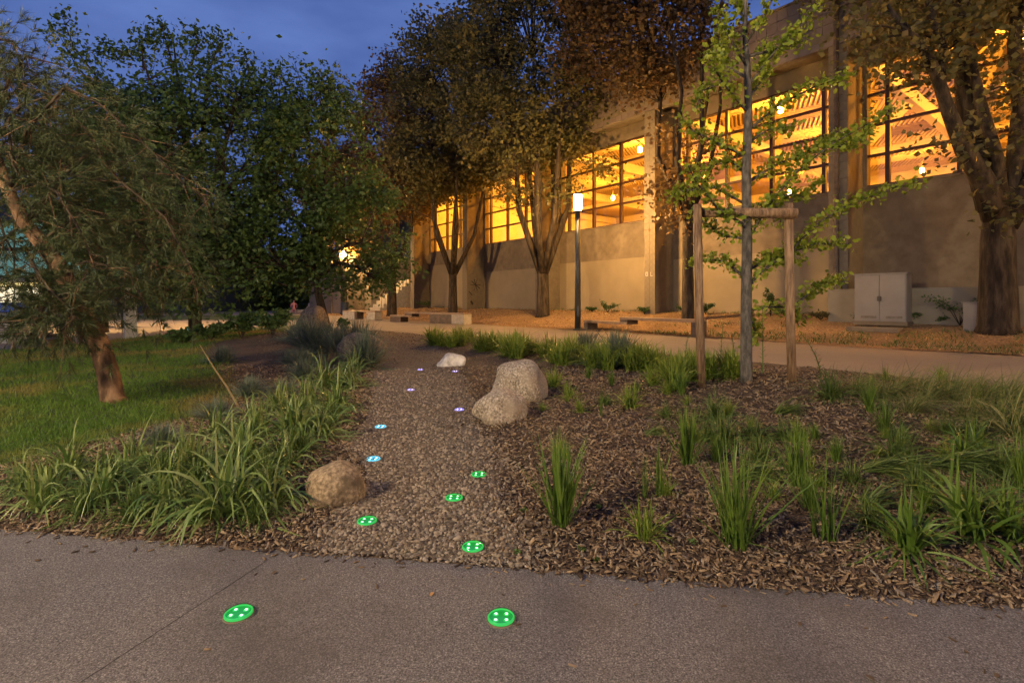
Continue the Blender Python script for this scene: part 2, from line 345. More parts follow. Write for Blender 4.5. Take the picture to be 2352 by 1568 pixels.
def scatter(name, P, size, BV, BF, mat, tilt=.5, jitter=.15, kind='stuff', label=None):
    """P (n,3) places, size (n,3) half sizes"""
    n = len(P); k = len(BV)
    L = BV[None] * (1 + N.uniform(-jitter, jitter, (n, k, 3))) * size[:, None, :]
    W = np.einsum('nij,nkj->nki', rots(n, tilt), L) + P[:, None, :]
    Fc = (BF[None] + (np.arange(n) * k)[:, None, None]).reshape(-1, BF.shape[1])
    o = link(name, np_mesh(name, W.reshape(-1, 3), Fc, [mat])); tag(o, label, None, kind=kind); return o
def wedge(n, y0, y1, power=1.0, side=1.06):
    """random places in the field of view, denser near by"""
    y = y0 * (y1 / y0) ** (N.uniform(0, 1, n) ** power); x = N.uniform(-side, side, n) * y
    return x, y
def infront(x, y): return y > front(x) - .02 + .03 * N.randn(len(x))
icv, icf = ico()
x, y = wedge(95000, 1.65, 7.5)
gl = np.interp(y, GY, GL); gr = np.interp(y, GY, GR)
m = (x > gl + .05 * N.randn(len(x))) & (x < gr + .10 * N.randn(len(x))) & (y > front(x) - .005)
x, y = x[m], y[m]; n = len(x)
r = (.0045 + .0055 * N.uniform(0, 1, n) ** 1.5) * (1 + .10 * (y - 2).clip(0)); big = N.uniform(0, 1, n) > .985; r[big] *= 1.7
P = np.stack([x, y, H(x, y) + .006 + r * .3], 1)
scatter('gravel', P, np.stack([r * N.uniform(.9, 1.5, n), r * N.uniform(.7, 1.1, n), r * N.uniform(.5, .85, n)], 1), icv, icf, m_peb, .4, .12, label='small brown pebbles filling the sunken strip of the garden')
x, y = wedge(150000, 1.6, 7.5)
gl = np.interp(y, GY, GL); gr = np.interp(y, GY, GR); lr = np.interp(y, LY, LR)
m = ((x > gr - .05 + .11 * N.randn(len(x))) | ((x < gl + .03) & (x > lr - .05))) & (y > front(x) - .01 + .015 * N.randn(len(x))) & (y < back(x) - .1)
x, y = x[m], y[m]
n = min(len(x), 52000); x, y = x[:n], y[:n]
L = N.uniform(.005, .017, n) * (1 + .14 * (y - 2).clip(0)); L[N.uniform(0, 1, n) > .97] *= 1.6
P = np.stack([x, y, H(x, y) + .004 + N.uniform(0, .008, n)], 1)
scatter('bark_chips', P, np.stack([L, L * N.uniform(.25, .5, n), L * N.uniform(.06, .16, n)], 1), BOXV, BOXF, m_chip, .42, .3, label='brown bark and wood chips covering the planting beds')
x, y = wedge(16000, 1.35, 2.3); m = (y < front(x)) & (N.uniform(0, 1, 16000) < .8 * np.exp(-(front(x) - y) / .022) + .012 * np.exp(-(front(x) - y) / .2)); x, y = x[m], y[m]; n = len(x)
L = N.uniform(.004, .013, n); P = np.stack([x, y, .004 + L * .15], 1)
scatter('spilled_chips', P, np.stack([L, L * .4, L * .12], 1), BOXV, BOXF, m_chip, .12, .3, label='crumbs of bark spilled along the pavement edge')
# litter on the bank
n = 26000; t_ = N.uniform(13.0, 17.5, n); s_ = N.uniform(0, 1, n) ** 1.25 * 42 - 2 + 0; x = CT * t_ - CS * s_; y = CS * t_ + CT * s_
t_ += 0; L = N.uniform(.012, .036, n) * (1 + .03 * (y - 14).clip(0)); P = np.stack([x, y, H(x, y) + .008 + N.uniform(0, .015, n)], 1)
LV = np.array([(-1, 0, 0), (0, -.45, .12), (1, 0, .05), (0, .45, .12)], float); LF = np.array([(0, 1, 2), (0, 2, 3)])
scatter('leaf_litter', P, np.stack([L, L, L], 1), LV, LF, m_litter, .35, .3, label='dry yellow leaves and chips covering the bank under the trees')
n = 2600; t_ = 13.1 - np.abs(N.normal(0, .35, n)); s_ = N.uniform(-4, 34, n); x = CT * t_ - CS * s_; y = CS * t_ + CT * s_; L = N.uniform(.01, .03, n)
m = N.uniform(0, 1, n) < .8; P = np.stack([x, y, np.full(n, .006) + L * .1], 1)[m]
scatter('fallen_leaves', P, np.stack([L, L, L * .5], 1)[m], LV, LF, m_litter, .12, .3, label='fallen leaves strewn on the tan path')
# chips at the far end of the gravel strip
x, y = wedge(30000, 6.8, 16.5, 1.0, .5); gl = np.interp(y, GY, GL); gr = np.interp(y, GY, GR); lr = np.interp(y, LY, LR)
m = (x > lr) & (x < 3) & (y < back(x) - .05); x, y = x[m], y[m]; n = len(x); L = N.uniform(.012, .03, n) * (y / 9)
scatter('distant_chips', np.stack([x, y, H(x, y) + .012], 1), np.stack([L, L * .5, L * .2], 1), LV, LF, m_chip, .3, .3, label='bark chips at the far end of the garden')

# turf
def turf(name, n, y0, y1, xr, mat, h, label, power=1.0, mask=None):
    x, y = wedge(n, y0, y1, power)
    m = xr(x, y)
    x, y = x[m], y[m]; n = len(x)
    hh = h * N.uniform(.5, 1.25, n) * (1 + .08 * (y - 3).clip(0)); a = N.uniform(0, 6.283, n); wd = .0022 * (1 + .35 * (y - 2).clip(0)); ln = N.normal(0, .5, (n, 2)) * hh[:, None]
    b = np.stack([x, y, H(x, y) + .004], 1); dx = np.stack([np.cos(a) * wd, np.sin(a) * wd, np.zeros(n)], 1)
    tip = b + np.stack([ln[:, 0], ln[:, 1], hh], 1); V = np.stack([b - dx, b + dx, tip], 1).reshape(-1, 3)
    o = link(name, np_mesh(name, V, np.arange(len(V)).reshape(-1, 3), [mat])); tag(o, label, kind='stuff'); return o
turf('grass', 210000, 2.5, 17, lambda x, y: (N.uniform(0, 1, len(x)) > .6 * (vn(x, y, 1.1, 3) > .45)) & (x < np.interp(y, LY, LR) + .12 * N.randn(len(x))) & (x > -9.7) & (y > front(x) + .05), m_turf, .038, 'short mown grass of the lawn on the left')
def bankgrass(x, y):
    t = CT * x + CS * y; s = -CS * x + CT * y
    return (t > 13.2) & (t < 15.5) & (s < 10) & (vn(x, y, 2.2, 5) > -.1) | ((t > 17.0) & (t < 17.6) & (s < 33) & (vn(x, y, 3, 1) > 0))
turf('verge_grass', 60000, 9.5, 34, bankgrass, m_sedge, .05, 'thin grass growing through the litter by the path edge')

# ------------------------------------------------------------------ sports hall
PS = [5.43 + 6.5 * k for k in range(-2, 5)]     # near faces of the pilasters
T0, TF = 17.7, 16.5
B = thing('hall', 'long sports hall with five tall orange lit windows between block pilasters', 'building', ts(T0, 10, .5))
Binv = Matrix.Translation(-B.location)
def bp(mb, name, mat, parent=None, smooth=False):
    """part of the hall, built in world coordinates"""
    me = mb.mesh(name, mat, smooth)
    if parent is None: me.transform(Binv)
    o = link(name, me, parent or B); return o
ZS, ZT = 4.41, 8.0
SE = PS[-1] + .5
wl = MB().tsbox(T0, T0 + .3, PS[0], SE, -.2, ZS)
wl.tsbox(T0, T0 + .3, PS[0], SE, ZT, 8.62); 
for p in PS: wl.tsbox(T0, T0 + .3, p - .1, p + .6, ZS, ZT)
bp(wl, 'wall', m_wall)
bp(MB().tsbox(TF - .02, T0 + .3, PS[0], SE + .0, 8.62, 8.8), 'soffit', m_block)
bp(MB().tsbox(TF + .03, TF + .3, PS[0], SE, 8.4, 8.62).tsbox(TF + .03, TF + .3, PS[0], SE, 8.8, 10.06), 'fascia', m_mortar)
bp(MB().tsbox(TF - .06, TF + .5, PS[0], SE, 10.1, 10.16), 'parapet_cap', m_wall)
bp(MB().tsbox(TF + .5, 38.3, PS[0], SE, 9.6, 9.8), 'roof', m_mortar)
# fascia tiles
tile = MB().box(-.006, .03, -.158, .158, -.163, .163).mesh('fascia_tile', m_tile)
rest = MB(); s = PS[0] + .17
while s < SE - .1:
    for r_ in range(5):
        z = 8.4 + .17 + r_ * .34
        if 3.0 < s < 15.5:
            o = link('fascia_tile', tile, B, ts(TF, s, z) - B.location); o.rotation_euler = (0, 0, math.atan2(CS, CT))
        else: rest.tsbox(TF - .006, TF + .028, s - .158, s + .158, z - .163, z + .163)
    s += .325
o = bp(rest, 'fascia_tile', m_tile); o['kind'] = 'stuff'
# pilasters
for k, p in enumerate(PS):
    pc = MB().tsbox(TF + .02, T0 - .003, p, p + .5, -.2, 8.40)
    pl = bp(pc, 'pilaster', m_block)
    if k in (2, 3, 5, 6):
        bm_ = None
        for c in range(34):
            for e in (0, 1):
                z0 = .2 + c * .24
                if bm_ is None: bm_ = MB().tsbox(0, .03, .004, .246, .004, .236).mesh('block', m_block)
                ob = link('block', bm_, pl, ts(TF - .008, p + e * .25, z0) - B.location)
    pass
# paint coats, graffiti
def coat(s0, s1, z1, z0=.3): bp(MB().tsbox(T0 - .006, T0 - .001, s0, s1, z0, z1), 'paint_coat', m_paint)
coat(5.93, 11.93, 2.68); coat(12.43, 18.45, 2.88); coat(25.5, 31.4, 3.48)
bp(MB().tsbox(T0 - .12, T0 - .004, 19.2, 24.5, .3, 2.75), 'recess_panel', m_paint); 
g = MB()
gc = Vector((0, 0, 0))
pn = ts(16.95, PS[5 - 0] - 6.5 * 0, 0)
sD = PS[5]
def stroke(t0, z0, t1, z1, wd=.035): g.bar(ts(t0, sD - .004, z0), ts(t1, sD - .004, z1), .004, wd) if False else g.hexa([ts(t0 - wd / 2, sD - .006, z0 - wd / 2), ts(t0 + wd / 2, sD - .006, z0 + wd / 2), ts(t0 + wd / 2, sD - .001, z0 + wd / 2), ts(t0 - wd / 2, sD - .001, z0 - wd / 2), ts(t1 - wd / 2, sD - .006, z1 - wd / 2), ts(t1 + wd / 2, sD - .006, z1 + wd / 2), ts(t1 + wd / 2, sD - .001, z1 + wd / 2), ts(t1 - wd / 2, sD - .001, z1 - wd / 2)])
for a in range(0, 180, 36):
    c, s_ = math.cos(rad(a)) * .36, math.sin(rad(a)) * .36
    stroke(17.1 - c, 2.0 - s_, 17.1 + c, 2.0 + s_)
stroke(16.6, 1.3, 16.95, 1.75); stroke(16.62, 1.6, 16.85, 1.4); stroke(16.75, 1.05, 16.9, .85, .09); stroke(16.9, 1.05, 16.75, .85, .09)
bp(g, 'graffiti', m_black)
g = MB(); sB = PS[3]; zz = 2.0
for (a, b, c, d) in ((.08, 0, .08, .14), (.08, 0, .16, 0), (.16, 0, .16, .14), (.08, .14, .16, .14), (.30, 0, .30, .14), (.30, 0, .39, 0)):
    g.bar(ts(TF - .0105, sB + .5 - a, zz + b), ts(TF - .0105, sB + .5 - c, zz + d), .018, .018)
bp(g, 'painted_mark', m_pale)
# windows
def window(p0, p1):
    fr = MB(); w0, w1 = p0 + .5, p1
    cols = [w0 + .04, w0 + .58, w0 + 2.2, w0 + 3.8, w0 + 5.4, w1 - .05]
    rows = [ZS, ZS + .9, ZS + 1.8, ZS + 2.7, ZT]
    for c in cols: 
        wd = .11 if c in cols[1:-1] else .07
        fr.tsbox(T0 + .02, T0 + .17, c - wd / 2, c + wd / 2, ZS + .0, ZT)
    for z in rows: fr.tsbox(T0 + .035, T0 + .155, w0 + .01, w1 - .01, z - .035, z + .035)
    f = bp(fr, 'window', m_frame)
    for a, b in zip(cols[:-1], cols[1:]):
        for c, d in zip(rows[:-1], rows[1:]):
            pm = MB().tsbox(T0 + .09, T0 + .096, a + .03, b - .03, c + .03, d - .03); me = pm.mesh('pane', m_glass); me.transform(Binv); link('pane', me, f)
for a, b in zip(PS[:-1], PS[1:]): window(a, b)
# sills: thin proud ledge, in the wall's colour
bp(MB().tsbox(T0 - .05, T0 + .0, PS[0], SE, ZS - .07, ZS - .02), 'sill', m_wall)
# hall inside: floor, far wall, end walls, slatted ceiling, braces, lamps
bp(MB().tsbox(38, 38.3, PS[0], SE, -.2, 9.6), 'far_wall', m_in)
bp(MB().tsbox(T0 + .3, 38, PS[0] - .3, PS[0], -.2, 9.6).tsbox(T0 + .3, 38, SE, SE + .3, -.2, 9.6).tsbox(T0, T0 + .3, SE, SE + .3, -.2, 9.6), 'end_wall', m_in)
bp(MB().tsbox(T0 + .3, 38, PS[0], SE, .5, .55), 'hall_floor', m_seat)
bp(MB().tsbox(T0 + .3, 38, PS[0], SE, 8.95, 9.0), 'ceiling', m_gap)
sl = MB(); band = 1.4; t = T0 + .4; k = 0
while t < 37:
    s0 = PS[0]
    while s0 < SE - .6:
        if not (t > 27 and s0 > 14):
            a = (t, s0) if k % 2 == 0 else (t + band, s0); b = (t + band, s0 + .7) if k % 2 == 0 else (t, s0 + .7)
            sl.bar(ts(a[0], a[1], 8.9), ts(b[0], b[1], 8.9), .075, .06)
        s0 += .19
    t += band; k += 1
o = bp(sl, 'ceiling_slat', m_slat); o['kind'] = 'stuff'
for p in PS[1:]:
    bp(MB().bar(ts(T0 + .5, p + .2, 8.55), ts(37.5, p + .2, 8.55), .3, .5), 'beam', m_in)
    if p < 8: bp(MB().bar(ts(T0 + .6, p + 1.2, 5.0), ts(T0 + 6.0, p + .3, 8.6), .32, .34).bar(ts(T0 + .6, p - 3.4, 8.7), ts(T0 + 5.2, p - .9, 4.3), .25, .26), 'brace', m_in)
bp(MB().tsbox(37.6, 37.9, PS[0], SE, 5.4, 5.5).tsbox(30, 30.25, PS[0], SE, 8.3, 8.6), 'duct', m_in)
for a in PS[:-1]:
    for (dt, ds, rr) in ((2.3, 3.4, .11), (8.0, 3.4, .10), (15, 2.0, .10)):
        c = ts(T0 + dt, a + ds, 8.25 if dt < 3 else 7.7) - B.location
        lm = MB().lathe([(.02, -.13), (rr * .8, -.09), (rr, 0), (rr * .8, .09), (.02, .13)], n=16).build('hall_lamp', m_hall, B, True, loc=c)
        MB().lathe([(.06, .14), (.05, .22), (.02, .5)], n=12).build('lamp_shade', m_in, lm)
# downpipe and hopper on the near pilaster, door frame in the fourth bay
pA = PS[2]
bp(MB().tube([ts(TF - .06, pA + .28, 9.9), ts(TF - .06, pA + .28, 1.55)], .07, 10), 'downpipe', m_steel)
bp(MB().hexa([ts(TF - .16, pA + .1, 1.3), ts(TF - .02, pA + .1, 1.3), ts(TF - .02, pA + .46, 1.3), ts(TF - .16, pA + .46, 1.3), ts(TF - .12, pA + .2, 1.62), ts(TF - .02, pA + .2, 1.62), ts(TF - .02, pA + .36, 1.62), ts(TF - .12, pA + .36, 1.62)]), 'pipe_shoe', m_steel)
bp(MB().tsbox(T0 - .06, T0 - .003, SE - .1, SE + .02, 0, 8.2), 'end_strip', m_white)
bp(MB().tube([ts(T0 - .1, SE + .05, 8.3), ts(T0 - .1, SE + .05, .3)], .05, 8), 'rainwater_pipe', m_steel)
# low wall, cabinet and box in the first bay
lw = tag(bevel(MB().tsbox(15.95, 16.15, -3, 5.75, .2, 1.35).build('low_wall', m_white), .01), 'low cream wall running in front of the hall from the downpipe pilaster', 'wall')
cb = thing('utility_cabinet', 'pale grey utility cabinet with two tall doors against the hall', 'cabinet', ts(15.9, 4.4, .45))
cinv = -cb.location
def cpart(mb, n_, mt, par=None):
    me = mb.mesh(n_, mt)
    me.transform(Matrix.Translation(cinv)); return link(n_, me, par or cb)
cpart(MB().tsbox(15.5, 15.94, 3.83, 4.95, .50, 1.70), 'body', m_cab)
cpart(MB().tsbox(15.47, 15.95, 3.80, 4.98, .40, .50), 'plinth', m_wall)
cpart(MB().tsbox(15.46, 15.95, 3.80, 4.98, 1.70, 1.73), 'top', m_cab)
for a, b in ((3.85, 4.383), (4.397, 4.93)):
    d = cpart(MB().tsbox(15.48, 15.497, a, b, .52, 1.69), 'door', m_cab)
    hn = 4.36 if a < 4 else 4.42
    me = MB().tsbox(15.45, 15.48, hn - .012, hn + .012, 1.02, 1.14).mesh('handle', m_steel); me.transform(Matrix.Translation(cinv)); link('handle', me, d)
    me = MB().tsbox(15.47, 15.481, a + .06, a + .4, .58, .64).mesh('vent', m_mortar); me.transform(Matrix.Translation(cinv)); link('vent', me, d)
ub = thing('meter_box', 'small white box on the ground between the cabinet and the thick tree', 'box', ts(15.6, 2.5, .42))
me = MB().tsbox(15.4, 15.92, 1.9, 2.75, .3, .98).mesh('body', m_cab); me.transform(Matrix.Translation(-ub.location)); bevel(link('body', me, ub))
me = MB().tsbox(15.37, 15.93, 1.87, 2.78, .98, 1.0).mesh('lid', m_cab); me.transform(Matrix.Translation(-ub.location)); link('lid', me, ub)
sb = MB().box(-.55, .55, -.3, .3, -.05, .07).build('concrete_slab', m_wall, loc=gp(2010, 757)); sb.rotation_euler = (0, 0, WALL_ROT)
tag(bevel(sb), 'flat concrete slab set in the litter before the cabinet', 'slab')

# ------------------------------------------------------------------ annex, stair, blue block left of the hall
an = thing('annex', 'low pale annex building beyond the far end of the hall', 'building', ts(17, 38, .4)); ai = Matrix.Translation(-an.location)
def apart(mb, n_, mt, par=None, inv=ai, root=None):
    me = mb.mesh(n_, mt); me.transform(inv); return link(n_, me, par or root or an)
apart(MB().tsbox(15.6, 21, 36.5, 37.6, .1, 4.4), 'stair_wall', m_white)
apart(MB().tsbox(14.0, 20, 38.2, 46, .1, 4.3), 'wall', m_mortar)
apart(MB().tsbox(13.8, 20.2, 38.0, 46.2, 4.3, 4.6), 'roof', m_mortar)
apart(MB().tsbox(13.9, 13.99, 40.2, 41.3, .1, 2.4), 'door', m_block)
for i_ in range(9): apart(MB().tsbox(17.6 - .28 * i_ + 0, 17.6 - .28 * i_ + .3, 34.4, 36.3, .1, 2.6 - .26 * i_ + .05), 'step', m_conc)
rl = MB()
for i_ in range(9): rl.bar(ts(17.7 - .28 * i_, 34.4, 2.6 - .26 * i_), ts(17.7 - .28 * i_, 34.4, 3.6 - .26 * i_), .03)
rl.bar(ts(17.8, 34.4, 3.65), ts(15.3, 34.4, 1.4), .05)
apart(rl, 'railing', m_steel)
bb = thing('blue_block', 'tall dark blue building block rising behind the stair', 'building', ts(24, 44, 0)); bi = Matrix.Translation(-bb.location)
apart(MB().tsbox(19, 30, 36.2, 52, 0, 13), 'wall', m_blue, None, bi, bb)
apart(MB().tsbox(18.7, 19, 36.2, 52, 12.6, 13.2), 'parapet', m_mortar, None, bi, bb)
for s_ in (38, 41, 44):
    f = apart(MB().tsbox(18.9, 18.99, s_, s_ + 1.4, 5, 6.3), 'window', m_mortar, None, bi, bb)
    apart(MB().tsbox(18.88, 18.9, s_ + .08, s_ + 1.32, 5.08, 6.22), 'pane', m_blue, f, bi, bb)

# ------------------------------------------------------------------ glass building far left
gb = thing('glass_building', 'turquoise lit glass building with a bright shop front behind the pine', 'building', (-38, 46, 0)); gi = Matrix.Translation(-gb.location)
m_turq = EM('turquoise_window', (.16, .50, .40), .30, (.2, .4, .4)); m_shop = EM('shop_window', (1, .86, .55), 1.5); m_blu = EM('blue_panel', (.02, .09, .4), .2, (.05, .1, .4)); m_yel = EM('yellow_band', (1, .72, .22), .9)
def gpart(mb, n_, mt, par=None): return apart(mb, n_, mt, par, gi, gb)
gpart(MB().box(-62, -29, 46, 60, 0, 10), 'wall', m_blue)
gpart(MB().box(-62, -28.9, 44.2, 46, 2.75, 3.05), 'canopy', m_conc)
gpart(MB().box(-62, -41.4, 45.8, 45.98, 2.35, 2.7), 'sign_band', m_yel)
for i_ in range(13):
    x0 = -61 + i_ * 1.5
    f = gpart(MB().box(x0, x0 + 1.45, 45.85, 45.99, .05, 2.3), 'shop_front', m_frame)
    gpart(MB().box(x0 + .06, x0 + 1.39, 45.80, 45.85, .95, 2.25), 'pane', m_shop if i_ % 5 != 3 else m_yel, f)
    gpart(MB().box(x0 + .06, x0 + 1.39, 45.80, 45.85, .1, .9), 'panel', m_blu, f)
for r_ in range(2):
    for i_ in range(10):
        x0 = -59.5 + i_ * 3
        f = gpart(MB().box(x0, x0 + 2.9, 45.85, 45.99, 3.3 + r_ * 2.5, 5.6 + r_ * 2.5), 'window', m_frame)
        gpart(MB().box(x0 + .07, x0 + 1.41, 45.80, 45.85, 3.37 + r_ * 2.5, 5.53 + r_ * 2.5), 'pane', m_turq, f)
        gpart(MB().box(x0 + 1.49, x0 + 2.83, 45.80, 45.85, 3.37 + r_ * 2.5, 5.53 + r_ * 2.5), 'pane', m_turq, f)
for i_ in range(5): gpart(MB().tube([(-60 + i_ * 5, 44.6, 0), (-60 + i_ * 5, 44.6, 2.75)], .16, 10), 'column', m_yel if i_ % 2 else m_conc)

# ------------------------------------------------------------------ street lamps
def street_lamp(loc, h, label, gm=None):
    t = thing('street_lamp', label, 'street lamp', loc, group='post lamps along the park paths')
    MB().lathe([(.17, 0), (.17, .03), (.12, .05)], n=20).build('base_plate', m_pole, t)
    MB().tube([(0, 0, .04), (0, 0, 2), (0, 0, h - .62)], [.105, .10, .095], 18).build('pole', m_pole, t, True)
    MB().box(-.045, .045, -.112, -.09, .5, .85).build('hatch', m_pole, t)
    MB().lathe([(.125, h - .62), (.125, h - .58)], n=20).build('collar', m_pole, t)
    MB().lathe([(.115, h - .575), (.135, h - .54), (.135, h - .06), (.12, h - .03)], n=24).build('lamp_glass', gm or m_lampg, t, True)
    MB().lathe([(.15, h - .025), (.14, h + .02), (.03, h + .03)], n=24).build('cap', m_pole, t, True)
    return t
p = gp(1327, 757); street_lamp((p.x, p.y, 0), 4.8, 'glowing post lamp standing at the end of the stepped bench', m_lampw)
street_lamp((-12.3, 37.5, 0), 4.7, 'distant glowing post lamp above the small bench, at the leafy tree', m_lampw)
street_lamp((15.6, 2.2, 0), 4.8, 'post lamp further right along the tan path', m_lampw)
street_lamp((-5.6, -1.3, 0), 4.6, 'post lamp on the front pavement lighting the garden from the left')
street_lamp((-15.0, 19.8, 0), 4.7, 'added post lamp hidden behind the big leafy tree to light the far hall wall', EM('added_lamp_glow', (1, .60, .24), 3800.0))  # unseen lamp added to brighten the far bays of the hall wall
street_lamp((7.5, -8.0, 0), 4.6, 'post lamp behind the viewer on the front pavement')

# ------------------------------------------------------------------ light studs
def stud(loc, col, label, kind_, r_=.043):
    key = 'stud_' + kind_
    if key not in bpy.data.materials:
        EM(key + '_led', tuple(.45 + .55 * c for c in col), 6.0)
        m = bpy.data.materials.new(key); m.use_nodes = True; t_ = m.node_tree; b = t_.nodes['Principled BSDF']
        b.inputs['Base Color'].default_value = (*[c * .5 for c in col], 1); b.inputs['Roughness'].default_value = .2
        lw_ = t_.nodes.new('ShaderNodeLayerWeight'); lw_.inputs[0].default_value = .35
        mr = t_.nodes.new('ShaderNodeMapRange'); mr.inputs['To Min'].default_value = .22; mr.inputs['To Max'].default_value = .45; t_.links.new(lw_.outputs['Facing'], mr.inputs['Value'])
        b.inputs['Emission Color'].default_value = (*col, 1); t_.links.new(mr.outputs[0], b.inputs['Emission Strength'])
        EM(key + '_ring', col, .9, tuple(c * .4 for c in col)); m2 = glass_pane(key + '_lens', tuple(.55 + .45 * c for c in col), .10)
    mb_, ml, mg = bpy.data.materials[key], bpy.data.materials[key + '_led'], bpy.data.materials[key + '_lens']
    t = thing('ground_light', label, 'ground light', loc, 0, 'small coloured lights set in the ground')
    MB().lathe([(r_ * 1.07, -.02), (r_ * 1.07, .002), (r_ * 1.0, .003)], n=28).build('rim', m_wall, t)
    MB().lathe([(r_ * .97, .004), (r_ * .98, .006), (r_ * .80, .007)], n=28).build('reflector', mb_, t)
    MB().lathe([(r_ * .985, .004), (r_ * .985, .009), (r_ * .91, .012), (r_ * .87, .0115), (r_ * .90, .006)], n=28, cap=False).build('ring', bpy.data.materials[key + '_ring'], t, True)
    MB().lathe([(r_, .003), (r_ * 1.0, .010), (r_ * .93, .015), (r_ * .6, .018), (r_ * .2, .019)], n=28).build('lens', mg, t, True)
    for a in range(4):
        an_ = rad(45 + 90 * a); MB().lathe([(.003, 0), (.0048, .002), (.003, .0035)], (math.cos(an_) * r_ * .55, math.sin(an_) * r_ * .5, .0075), 8).build('led', ml, t, True)
        MB().lathe([(.0095, 0), (.0095, .0008)], (math.cos(an_) * r_ * .55, math.sin(an_) * r_ * .5, .0072), 10).build('led_halo', bpy.data.materials[key + '_ring'], t)  # soft halo round the LED, imitated by a weakly emitting disc
    return t
GREEN, CYAN, VIO = (.05, .62, .16), (.22, .72, .92), (.50, .46, 1.0)
for u, v, c, k, lab in ((548, 1413, GREEN, 'green', 'green glowing ground light in the pavement nearest the lily bed'), (1151, 1423, GREEN, 'green', 'green glowing ground light in the pavement below the gravel strip'),
    (843, 1203, GREEN, 'green', 'green ground light in the gravel below the tan boulder'), (1086, 1263, GREEN, 'green', 'green ground light in the gravel nearest the pavement edge'),
    (1043, 1149, GREEN, 'green', 'green ground light in mid gravel, between two other green ones'), (1100, 1095, GREEN, 'green', 'farthest green ground light, at the chips edge of the gravel'),
    (857, 1059, CYAN, 'cyan', 'cyan ground light just above the tan boulder'), (874, 984, CYAN, 'cyan', 'farther cyan ground light beside the green blades'),
    (1055, 944, VIO, 'violet', 'violet ground light left of the two grey boulders'), (943, 898, VIO, 'violet', 'violet ground light alone on the left of the gravel'),
    (965, 851, VIO, 'violet', 'left of the two violet lights below the small white boulder'), (1046, 855, VIO, 'violet', 'right violet light directly below the small white boulder')):
    q_ = gp(u, v); stud((q_.x, q_.y, q_.z + (.002 if v > 1400 else .008)), c, lab, k)
for (u, v, c, k, lab) in ((430, 757, CYAN, 'cyan', 'tiny cyan light on the far path, left of the brown trunk'), (463, 757, GREEN, 'green', 'tiny green light on the far path, just right of the brown trunk'), (532, 757, GREEN, 'green', 'tiny green light on the far path above the shrubs'),
    (568, 749, VIO, 'violet', 'tiny violet light on the far path above the shrubs'), (596, 749, CYAN, 'cyan', 'tiny cyan light on the far path right of the violet one')):
    Y = 1176 / (v - 693); stud(((u - 1176) / F * Y, Y, .0), c, lab, k, .12)

# ------------------------------------------------------------------ boulders
def boulder(loc, sz, mat, label, seed, rz=0, group=None, sub=4, rough_=.12, flat=0):
    rr = random.Random(seed); import bmesh
    bm = bmesh.new(); bmesh.ops.create_icosphere(bm, subdivisions=sub, radius=1)
    ph = [(Vector((rr.gauss(0, 1), rr.gauss(0, 1), rr.gauss(0, 1))).normalized(), rr.uniform(.5, 1)) for _ in range(12)]
    from mathutils import noise
    for v_ in bm.verts:
        c = v_.co.copy(); d = 1 + rough_ * noise.noise(c * 1.1 + Vector((seed, 0, 0))) * 2 + rough_ * .35 * noise.noise(c * 3.1 + Vector((seed, 3, 0))) + rough_ * .06 * noise.noise(c * 11)
        for n_, st in ph[:flat]:
            k_ = c.dot(n_)
            if k_ > .62: d -= (k_ - .62) * .55 * st
        v_.co = Vector((c.x * sz[0], c.y * sz[1], (c.z * sz[2]))) * d
    me = bpy.data.meshes.new('boulder'); bm.to_mesh(me); bm.free(); me.materials.append(mat)
    for p_ in me.polygons: p_.use_smooth = True
    o = link('boulder', me, None, loc); o.rotation_euler = (0, 0, rz); return tag(o, label, 'boulder', group)
q_ = gp(757, 1160); boulder((q_.x - .005, q_.y + .10, q_.z + .045), (.138, .125, .128), m_boul2, 'smooth tan boulder half under the green blades, beside the gravel', 3, .4, rough_=.07)
q_ = gp(1192, 925); boulder((q_.x, q_.y + .2, q_.z + .13), (.30, .26, .24), m_boul, 'largest rounded grey boulder, behind the squat one', 5, .1, rough_=.1, flat=3)
q_ = gp(1150, 974); boulder((q_.x, q_.y + .16, q_.z + .07), (.215, .17, .165), m_boul, 'squat grey boulder in front of the largest one', 18, .2, rough_=.15, flat=6)
q_ = gp(1034, 842); boulder((q_.x, q_.y + .1, q_.z + .05), (.215, .15, .155), m_boul3, 'small whitish boulder at the far end of the gravel', 9, .1, rough_=.14, flat=5)
q_ = gp(806, 838); boulder((q_.x - .0, q_.y + .5, q_.z + .16), (.42, .4, .30), m_boul4, 'brown boulder hidden behind blue grey grass tufts', 12, .1, rough_=.12, flat=5)
q_ = gp(708, 775); boulder((q_.x, q_.y + .4, q_.z + .3), (.38, .36, .42), m_boul4, 'pointed boulder at the foot of the forked leafy tree', 15, .5, rough_=.15, flat=5)

